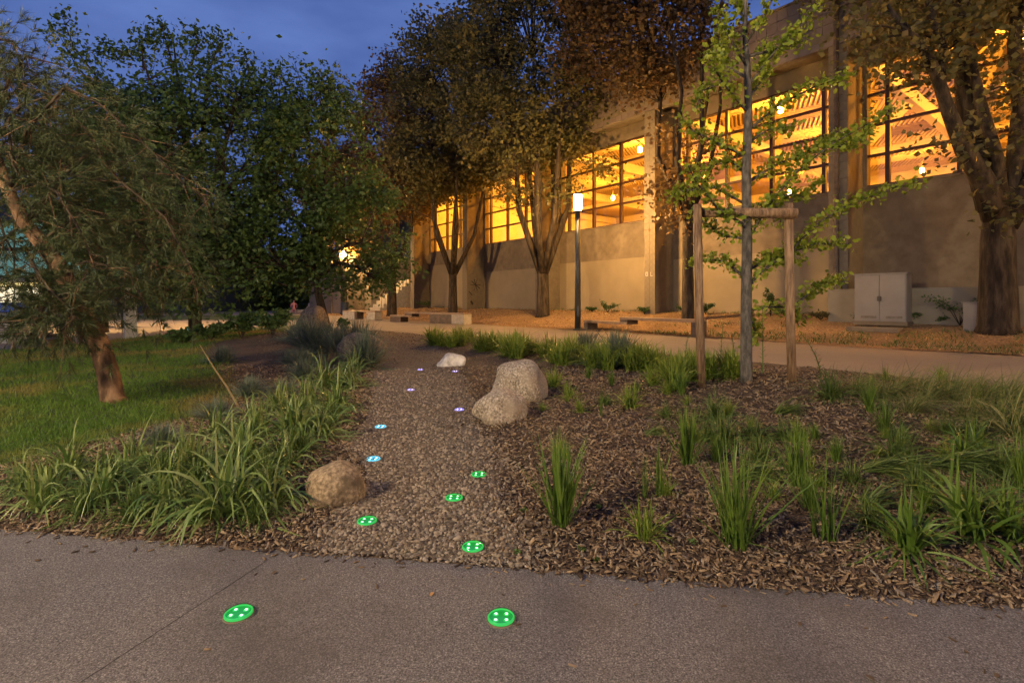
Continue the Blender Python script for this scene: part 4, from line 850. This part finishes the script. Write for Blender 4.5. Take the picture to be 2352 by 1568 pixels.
# leafy trees at the left
def leftrees():
    b = gp(448, 771); X, Y = b.x, b.y
    limbs = []
    for (u, v, d) in ((250, 250, 0), (330, 140, -.8), (400, 110, .3), (480, 130, .2), (560, 200, -.5), (600, 330, 0), (260, 400, -1), (520, 430, -1.2), (380, 300, -1.3)):
        e = at(u, v, Y + d); s0 = Vector((X, Y, 1.9)); limbs.append(([s0, s0.lerp(e, .35) + Vector((0, 0, .5)), s0.lerp(e, .7) + Vector((0, 0, .3)), e], [.11, .08, .05, .02]))
    for (p0, p1, p2) in (((240, 200), (170, 110), (140, 30)), ((260, 230), (180, 160), (130, 70)), ((300, 130), (260, 110), (215, 125)), ((400, 160), (380, 90), (370, 60)), ((480, 160), (500, 110), (515, 85)), ((570, 250), (600, 190), (625, 180)), ((330, 160), (325, 100), (340, 75)), ((560, 230), (575, 170), (560, 130)), ((440, 150), (455, 90), (450, 80))):
        limbs.append(([at(*p0, Y), at(*p1, Y), at(*p2, Y)], [.03, .015, .006]))
    ex = []
    for p_, r_ in limbs[9:]:
        for f in np.linspace(0, 1, 7): ex.append(p_[0].lerp(p_[1], f * 2) if f < .5 else p_[1].lerp(p_[2], f * 2 - 1))
    ell = [(X + .3, Y - 1.3, 1.45, 3.0, 1.1, .75), (X + .3, Y - .6, 2.3, 3.2, 1.3, .8), (X + .2, Y, 4.9, 3.0, 2.4, 2.3), (X - 1.4, Y, 5.7, 1.9, 1.8, 1.5), (X + 1.2, Y - .5, 5.6, 1.8, 1.8, 1.6), (X, Y - .8, 3.0, 3.2, 2.0, 1.3), (X + .2, Y, 6.7, 1.3, 1.2, 1.0), (X - 2.6, Y, 6.2, .9, .9, 1.0), (X + 2.4, Y, 6.1, .8, .8, .8)]
    tree('broadleaf_tree', (X, Y, b.z), ([(X, Y, b.z - .1), (X, Y, b.z + .1), (X, Y, 1.1), (X, Y, 2.0)], [.21, .17, .15, .13]), limbs, ell, 620, 44, (.19, .19, .17), .135, m_bark, m_tree, 'big dark leafy tree with whip like shoots against the sky', None, 31, 1.7, [e for e in ex], twig=.018, droop=.6)
    b = gp(712, 762); X, Y = b.x, b.y + .6; z0 = Hs(X, Y)
    s0 = Vector((X + .0, Y, 1.7)); limbs = []
    for (u, v, d) in ((640, 260, 0), (700, 230, .5), (760, 260, 0), (620, 420, -.6), (800, 420, -.4), (840, 560, -.5), (860, 640, -.8), (640, 620, -.8), (590, 540, 0)):
        e = at(u, v, Y + d); limbs.append(([s0, s0.lerp(e, .35) + Vector((0, 0, .4)), s0.lerp(e, .7) + Vector((0, 0, .3)), e], [.08, .06, .04, .02]))
    ell = [(X, Y, 4.6, 1.9, 1.8, 2.6), (X + 1.1, Y, 3.0, 1.6, 1.6, 1.5), (X - .9, Y, 3.2, 1.8, 1.6, 1.7), (X - .2, Y, 6.6, 1.2, 1.2, 1.2), (X - 2.5, Y - 1, 1.9, 1.7, 1.2, .7), (X + .6, Y, 2.0, 2.2, 1.4, .8)]
    ex = [at(u, v, Y - .3) for u, v in ((880, 620), (895, 635), (870, 650), (850, 670), (820, 680), (905, 640), (690, 220), (725, 235), (670, 235), (760, 240))]
    tree('broadleaf_tree', (X, Y, z0), ([(X + .25, Y, z0 - .1), (X + .15, Y, z0 + .4), (X, Y, 1.2), (X - .1, Y, 1.9)], [.15, .12, .10, .09]), limbs, ell, 480, 44, (.19, .19, .17), .13, m_bark, m_tree, 'leafy forked tree growing beside the pointed boulder', None, 32, 1.6, ex, twig=.018, droop=.5, gap=(787, 578, 36))
    # another behind, closing the gap at the far left
    X, Y = -13.6, 17.0; limbs = [([Vector((X, Y, 2)), Vector((X + dx * .5, Y, 4)), Vector((X + dx, Y, 6))], [.12, .08, .03]) for dx in (-2, -1, .5, 2)]
    tree('broadleaf_tree', (X, Y, 0), ([(X, Y, -.1), (X, Y, .1), (X, Y, 1.2), (X, Y, 2.1)], [.2, .17, .15, .13]), limbs, [(X, Y, 5.0, 3.0, 2.2, 2.8), (X + 1.2, Y + .4, 2.9, 2.8, 1.8, 1.3)], 380, 56, (.22, .22, .2), .14, m_bark, m_tree, 'dark leafy tree behind the pine crown at the left edge', None, 33, 1.6, twig=.02)
leftrees()
# pine
def pine():
    b = gp(262, 922); Y0 = b.y
    P = lambda u, v, d=0: at(u, v, Y0 + d)
    t = thing('pine_tree', 'leaning pine with a red brown trunk and hanging boughs on the lawn', 'tree', b)
    L = lambda pts: [p_ - b for p_ in pts]
    MB().tube(L([P(268, 935), P(258, 915), P(252, 870), P(238, 820), P(222, 780), P(198, 742), P(178, 690), P(140, 620), P(92, 555), P(55, 510), P(20, 440), P(-20, 330), P(-50, 180)]), [.125, .098, .088, .085, .085, .09, .075, .07, .062, .055, .048, .04, .025], 16).build('trunk', m_pbark, t, True)
    boughs = [([(20, 440), (60, 300), (150, 200), (230, 240), (330, 330), (420, 420), (480, 460)], -.2), ([(55, 510), (150, 400), (280, 420), (380, 500), (440, 620), (455, 700)], .1), ([(-20, 330), (20, 180), (60, 130), (140, 150)], .3), ([(-50, 180), (-20, 90), (30, 95), (50, 120)], .2),
              ([(92, 555), (200, 480), (300, 520), (360, 600), (380, 680)], .4), ([(140, 620), (60, 640), (80, 690), (120, 740)], -.4), ([(178, 690), (130, 670), (90, 720), (70, 770)], -.5), ([(160, 660), (180, 640), (230, 660), (280, 700)], .3), ([(55, 510), (0, 560), (-30, 600)], -.2), ([(60, 300), (100, 330), (160, 380), (200, 460)], .4),
              ([(20, 440), (80, 420), (130, 440), (190, 540), (220, 620)], -.3), ([(-20, 330), (50, 240), (120, 220), (190, 290), (250, 380)], .1), ([(170, 680), (150, 700), (160, 740), (190, 780)], -.5), ([(140, 620), (200, 600), (290, 620), (330, 690), (340, 730)], .2), ([(92, 555), (70, 600), (110, 660), (150, 700)], -.5), ([(150, 400), (230, 330), (320, 390), (400, 520)], .5), ([(-20, 330), (0, 240), (60, 190), (120, 180)], .5), ([(-20, 330), (40, 320), (110, 300), (170, 330)], .8), ([(20, 440), (60, 380), (130, 370), (190, 420)], .6), ([(55, 510), (100, 480), (180, 470), (260, 500)], .7), ([(92, 555), (140, 540), (220, 560), (280, 610)], .7), ([(20, 440), (-10, 480), (10, 540), (40, 600)], .2), ([(-50, 180), (0, 160), (60, 170), (110, 200)], .7), ([(-20, 330), (20, 300), (30, 380), (60, 430)], -.2), ([(170, 700), (110, 700), (60, 710), (20, 700)], -.4), ([(178, 690), (140, 680), (170, 730), (140, 760)], -.6)]
    tufts = []; mb = MB()
    for pts, d in boughs:
        w_ = [P(*p_, d * min(1, i_ / 2)) - b for i_, p_ in enumerate(pts)]; n_ = len(w_)
        bo = MB().tube(w_, [.014 * (1 - i_ / n_) + .003 for i_ in range(n_)], 7).build('bough', m_bark, t, True)
        for i_ in range(1, n_):
            a, c = w_[i_ - 1], w_[i_]; ln = (c - a).length; m_ = int(ln / .011)
            for j_ in range(m_):
                if i_ == 1 and j_ < m_ * .5: continue
                f = j_ / m_; p_ = a.lerp(c, f); off = Vector((R.gauss(0, .15), R.gauss(0, .16), R.gauss(-.05, .15))); q = p_ + off
                if j_ % 4 == 0: mb.tube([p_, q], [.004, .002], 4, False)
                tufts.append((*q, *(off.normalized() * .8 + (c - a).normalized())))
    mb.build('twigs', m_pbark, t)['kind'] = 'stuff'
    T = np.array(tufts); k = 24; n_ = len(T) * k; C = np.repeat(T[:, :3], k, 0); ax = np.repeat(T[:, 3:], k, 0); ax /= np.linalg.norm(ax, axis=1)[:, None]
    d = ax + N.normal(0, .55, (n_, 3)); d /= np.linalg.norm(d, axis=1)[:, None]; s_ = np.cross(d, N.normal(0, 1, (n_, 3))); s_ /= np.linalg.norm(s_, axis=1)[:, None]
    C = C + ax * N.uniform(-.04, .04, (n_, 1)); Ln = N.uniform(.05, .10, (n_, 1)); V = np.stack([C - s_ * .003, C + s_ * .003, C + d * Ln * 1.35], 1).reshape(-1, 3)
    link('needles', np_mesh('needles', V, np.arange(len(V)).reshape(-1, 3), [m_needle]), t)
    print('needles', n_)
pine()
# staked ginkgo sapling
def ginkgo():
    b = gp(1715, 876); Y0 = b.y; P = lambda u, v, d=0: at(u, v, Y0 + d)
    t = thing('ginkgo_sapling', 'young ginkgo with fan shaped leaves tied between two stakes', 'tree', b)
    L = lambda pts: [p_ - b for p_ in pts]
    MB().tube(L([P(1715, 882), P(1714, 868), P(1714, 700), P(1716, 560), P(1714, 400), P(1719, 250), P(1716, 150), P(1711, 80), P(1714, -30), P(1712, -160)]), [.062, .052, .047, .044, .04, .034, .028, .022, .017, .008], 14).build('trunk', m_bark2, t, True)
    BR = [[(1714, 670), (1740, 630), (1814, 578), (1864, 526), (1927, 480), (1990, 455), (2050, 435), (2110, 415)], [(1716, 554), (1743, 506), (1784, 448), (1830, 395), (1905, 334), (1985, 290), (2063, 246)], [(1714, 548), (1667, 543), (1621, 515), (1590, 480)], [(1712, 640), (1667, 600), (1621, 595), (1575, 608)],
          [(1716, 712), (1772, 705), (1821, 705), (1835, 750)], [(1821, 705), (1874, 660), (1941, 638)], [(1714, 470), (1640, 430), (1560, 440), (1530, 455)], [(1716, 420), (1780, 380), (1860, 345), (1930, 310)], [(1716, 360), (1650, 330), (1590, 300), (1560, 260)], [(1718, 300), (1790, 240), (1870, 200), (1960, 170)], [(1718, 260), (1660, 190), (1620, 120)],
          [(1716, 200), (1780, 120), (1840, 60), (1880, 10)], [(1714, 150), (1670, 80), (1640, 10)], [(1712, 100), (1760, 30), (1790, -40)], [(1714, 60), (1690, 0), (1680, -60)], [(1816, 578), (1870, 560), (1950, 560)], [(1714, 500), (1760, 470), (1800, 480), (1790, 520)], [(1716, 620), (1760, 600), (1800, 590), (1850, 600)], [(1716, 330), (1760, 300), (1830, 290)], [(1714, 400), (1680, 370), (1640, 380), (1600, 400)],
          [(1716, 712), (1735, 760), (1720, 790)], [(1905, 334), (1960, 335), (2000, 300)], [(1716, 230), (1760, 170), (1760, 100)], [(1660, 190), (1610, 210), (1600, 250)], [(1716, 130), (1800, 110), (1860, 90)], [(1716, 180), (1650, 140), (1660, 60)], [(1780, 448), (1840, 450), (1880, 420)], [(1714, 520), (1650, 480), (1600, 420), (1580, 380)]]
    C = []
    for i_, br in enumerate(BR):
        dd = R.uniform(-.55, .55) if i_ > 1 else -.1; n_ = len(br)
        w_ = [P(*p_, dd * j_ / (n_ - 1)) - b for j_, p_ in enumerate(br)]
        MB().tube(w_, [.013 * (1 - .8 * j_ / (n_ - 1)) + .001 for j_ in range(n_)], 6).build('branch', m_bark2, t, True)
        for j_ in range(1, n_):
            a, c = w_[j_ - 1], w_[j_]; m_ = max(2, int((c - a).length / .022))
            for k in range(m_):
                if j_ == 1 and k < m_ * .35: continue
                C.append(tuple(a.lerp(c, k / m_)))
    C = np.array(C); per = 7; n_ = len(C) * per; P0 = np.repeat(C, per, 0) + N.normal(0, .036, (n_, 3)); P0[:, 2] += N.uniform(-.01, .03, n_)
    d = N.normal(0, 1, (n_, 3)); d[:, 2] -= .15; d /= np.linalg.norm(d, axis=1)[:, None]; s_ = np.cross(d, N.normal(0, 1, (n_, 3)) + np.array([0, .0, .9])); s_ /= np.linalg.norm(s_, axis=1)[:, None]; Ln = N.uniform(.022, .042, (n_, 1)); nn = np.cross(s_, d)
    fan = []
    for a, r_ in ((-62, .82), (-28, 1.0), (0, .86), (28, 1.0), (62, .82)): fan.append(P0 + (d * math.cos(rad(a)) + s_ * math.sin(rad(a))) * Ln * r_ + nn * Ln * .18 * abs(math.sin(rad(a * 1.4))))
    V = np.stack([P0] + fan, 1).reshape(-1, 3); k = np.arange(n_)[:, None] * 6; Fc = np.concatenate([k + np.array([[0, j_, j_ + 1]]) for j_ in (1, 2, 3, 4)])
    link('crown', np_mesh('crown', V, Fc, [m_gink]), t); print('ginkgo leaves', n_)
    # stakes and cross rail are one frame
    f = thing('tree_stake_frame', 'two round wooden stakes with a cross rail holding the sapling', 'tree stake', b)
    q1 = gp(1612, 888); q2 = gp(1820, 876)
    ft = lambda pts: [Vector(p_) - b for p_ in pts]
    MB().tube(ft([q1 - Vector((0, 0, .1)), at(1606, 690, q1.y), at(1602, 470, q1.y)]), [.037, .037, .036], 14).build('stake', m_stake, f, True)
    MB().tube(ft([q2 - Vector((0, 0, .1)), at(1814, 690, q2.y), at(1811, 468, q2.y)]), [.038, .037, .036], 14).build('stake', m_stake, f, True)
    MB().tube(ft([at(1607, 488, q1.y + .07), at(1832, 490, q2.y + .0 - .072)]), [.044, .044], 14).build('cross_rail', m_stake, f, True)
    MB().tube(ft([at(1700, 492, b.y - .07), at(1716, 500, b.y - .075), at(1734, 492, b.y - .02), at(1718, 484, b.y + .06), at(1700, 492, b.y - .07)]), .008, 6).build('tie', m_black, f, True)
ginkgo()

# ------------------------------------------------------------------ benches by the path
def bench(a, b_, label, high, low, blocks):
    """a near right end, b_ far left end on the ground; spans given as fractions from a"""
    a = Vector((a[0], a[1], 0)); b_ = Vector((b_[0], b_[1], 0)); d = (b_ - a); Ln = d.length; rz = math.atan2(d.y, d.x)
    t = thing('bench', label, 'bench', a, rz, 'low stepped benches along the far side of the path'); D = -.5
    def slab(x0, x1, z, n_, m_, th=.08): bevel(MB().box(x0 * Ln, x1 * Ln, D, 0, z - th, z).build(n_, m_, t), .006)
    slab(high[0], high[1], .50, 'seat', m_seat); slab(low[0], low[1], .34, 'seat', m_seat)
    for x0, x1, z0, z1, m_, in blocks: bevel(MB().box(x0 * Ln, x1 * Ln, D + .01, -.01, z0, z1).build('support', m_, t), .006)
    return t
m_lc = m_conc
bench((5.13, 14.3), (2.55, 18.3), 'long stepped bench to the right of the post lamp', (0, .62), (.55, 1), [(0.0, .035, 0, .45, m_steel), (.55, .62, .30, .45, m_steel), (.955, 1, 0, .25, m_steel)])
bench((-2.13, 22.6), (-6.2, 26.0), 'middle bench with a dark solid box and a pale end', (0, .78), (.68, 1), [(0.0, .15, 0, .45, m_lc), (.15, .43, 0, .45, m_steel), (.68, .78, .30, .45, m_steel), (.84, 1, 0, .25, m_steel)])
bench((-7.56, 28.2), (-9.97, 30.1), 'farthest short bench under the distant lamp', (0, 1), (.2, .25), [(0.0, .25, 0, .45, m_conc), (.55, .62, 0, .45, m_steel), (.62, 1, 0, .45, m_conc)])
# slatted metal bench on the left
def slat_bench():
    t = thing('slatted_bench', 'curved metal slatted bench seen from behind at the left edge of the lawn', 'bench', (-9.55, 9.75, 0), rad(8))
    prof = [(.0, .86), (.03, .80), (.06, .74), (.08, .68), (.10, .62), (.12, .56), (.15, .50), (.22, .45), (.30, .43), (.38, .43), (.46, .44), (.54, .43), (.58, .38)]
    for (y_, z_) in prof: MB().tube([(-1.0, y_, z_ * .8), (.62, y_, z_ * .8)], .013, 6).build('slat', m_steel, t)
    for x_ in (-.75, -.02, .5):
        MB().tube([(x_, -.02, .70), (x_, .12, .42), (x_, .3, .33), (x_, .57, .33)], .022, 8).build('rib', m_steel, t)
        MB().tube([(x_, .14, .40), (x_, .02, .0)], .022, 8).build('leg', m_steel, t); MB().tube([(x_, .5, .33), (x_, .55, .0)], .022, 8).build('leg', m_steel, t)
    MB().tube([(-.2, -.06, .05), (-.3, -.06, .50), (-.24, -.04, .62), (-.12, -.04, .55), (.12, -.04, .28), (.1, -.05, .06)], .02, 8).build('armrest', m_steel, t, True)
slat_bench()
pl = thing('planter', 'low square planter with a clipped green shrub by the slatted bench', 'planter', (-9.95, 11.0, 0))
bevel(MB().box(-.28, .28, -.28, .28, 0, .22).build('box', m_steel, pl)); V, Fc = leaves_around(clumps([(0, 0, .38, .26, .26, .2)], 30, 4), 16, (.05, .05, .05), .05, 3); link('foliage', np_mesh('foliage', V, Fc, [m_tree]), pl)
bevel(tag(MB().box(-.9, .2, -.4, .1, 0, .6).build('concrete_block', m_conc, loc=(-12.2, 12.6, 0)), 'pale concrete block behind the slatted bench', 'block'))
po = thing('concrete_post', 'stout concrete post half hidden by leaves behind the lawn', 'post', (-10.25, 13.75, 0))
MB().lathe([(.20, 0), (.19, .1), (.17, 2.4), (.16, 2.42)], n=4).build('shaft', m_conc, po); MB().box(-.1, .1, -.02, .02, .8, 1.1).build('plate', m_steel, po, loc=(0, -.15, 0))
bn = thing('litter_bin', 'dark litter bin standing by the annex wall', 'bin', (-12.1, 39.2 - 2.2, Hs(-12.1, 37)))
MB().lathe([(.24, 0), (.27, .1), (.28, .9), (.25, .92)], n=16).build('body', m_blue, bn, True); MB().lathe([(.3, .92), (.3, .97), (.1, 1.02)], n=16).build('lid', m_steel, bn)
# two people sitting far off
def person(loc, rz, shirt, label):
    t = thing('person', label, 'person', loc, rz, None)
    jo = [(0, 0, .48), (0, .02, .75), (0, 0, .98), (0, 0, 1.10), (0, -.02, 1.24), (-.10, 0, .46), (-.13, -.42, .50), (-.13, -.46, .06), (-.13, -.60, .03), (.10, 0, .46), (.13, -.42, .50), (.13, -.46, .06), (.13, -.60, .03), (-.2, 0, .98), (-.25, -.05, .72), (-.2, -.28, .60), (.2, 0, .98), (.25, -.05, .72), (.2, -.28, .60), (0, -.01, 1.30)]
    ed = [(0, 1), (1, 2), (2, 3), (3, 4), (4, 19), (0, 5), (5, 6), (6, 7), (7, 8), (0, 9), (9, 10), (10, 11), (11, 12), (2, 13), (13, 14), (14, 15), (2, 16), (16, 17), (17, 18)]
    rr = [.14, .13, .12, .05, .09, .09, .07, .045, .04, .09, .07, .045, .04, .06, .045, .03, .06, .045, .03, .07]
    me = bpy.data.meshes.new('body'); me.from_pydata(jo, ed, []); me.materials.append(shirt); o = link('body', me, t); me_s = o.modifiers.new('skin', 'SKIN')
    for i_, v_ in enumerate(me.skin_vertices[0].data): v_.radius = (rr[i_], rr[i_])
    me.skin_vertices[0].data[0].use_root = True; o.modifiers.new('s', 'SUBSURF').levels = 1
    MB().lathe([(.02, -.02), (.085, .0), (.10, .06), (.07, .12), (.01, .14)], (0, .0, 1.25), 12).build('hair', m_black, t, True)
m_pink = M('pink_cloth', [(.5, .2, .2), (.6, .28, .25)], .8); m_lt = M('light_cloth', [(.4, .33, .28), (.5, .42, .36)], .8)
person((-19.6, 46, -.15), .4, m_pink, 'seated person in pink seen far off under the forked tree'); person((-18.3, 46.5, -.15), -.5, m_lt, 'seated person in pale clothes right of the one in pink, far off')
sb_ = MB().box(-1.6, 1.6, -.25, .25, 0, .3).build('low_bench', m_conc, loc=(-19, 46.4, 0)); tag(sb_, 'low concrete bench far off with two people sitting', 'bench')
# far lawn and trees closing the view
tag(MB().quad((-26, 28, .0), (-11.8, 28, .0), (-15, 38, .0), (-30, 38, .0)).build('far_lawn', m_lawng), kind='structure')
def mass(name, x0, x1, y, z1, n, leaf, label, mat):
    C = np.stack([N.uniform(x0, x1, n), y + N.normal(0, 2.5, n), z1 * N.uniform(0, 1, n) ** .8], 1); C[:, 2] *= .75 + .25 * np.sin(C[:, 0] * .45) + .08 * np.sin(C[:, 0] * 1.7)
    V, Fc = leaves_around(C, 14, (.8, .6, .6), leaf, 5); tag(link(name, np_mesh(name, V, Fc, [mat])), label, kind='stuff')
mass('treeline', -52, -8, 60, 7.5, 2200, .5, 'dark mass of trees closing the park in the distance', m_tree)
mass('hedge_row', -75, -9, 66, 3, 1200, .5, 'low dark hedges at the far end of the park', m_tree)
# a few single leaves and chips on the front pavement
for u, v, lab, cl in ((992, 1367, 'single pale dry leaf on the pavement above the right green light', m_litter), (1998, 1565 - 3, 'brown leaf at the bottom right pavement', m_chip), (1838, 1436, 'small square wood chip on the pavement right of centre', m_chip), (630, 1318, 'small dark chip on the pavement below the big lily', m_chip), (2290, 1585 - 30, 'long thin twig lying on the right pavement', m_chip)):
    q_ = gp(u, min(v, 1560)); o = link('fallen_leaf', np_mesh('fallen_leaf', np.array([(-1, 0, 0), (-.3, -.5, .15), (.6, -.4, .1), (1, 0, 0), (.5, .5, .2), (-.4, .45, .1), (0, 0, .02)]) * .013, np.array([(6, 0, 1), (6, 1, 2), (6, 2, 3), (6, 3, 4), (6, 4, 5), (6, 5, 0)]), [cl]), None, (q_.x, q_.y, .006)); o.rotation_euler = (0, 0, R.uniform(0, 6)); tag(o, lab, 'leaf')
print('tris', sum(len(o.data.loop_triangles) or len(o.data.polygons) for o in sc.objects if o.type == 'MESH'))
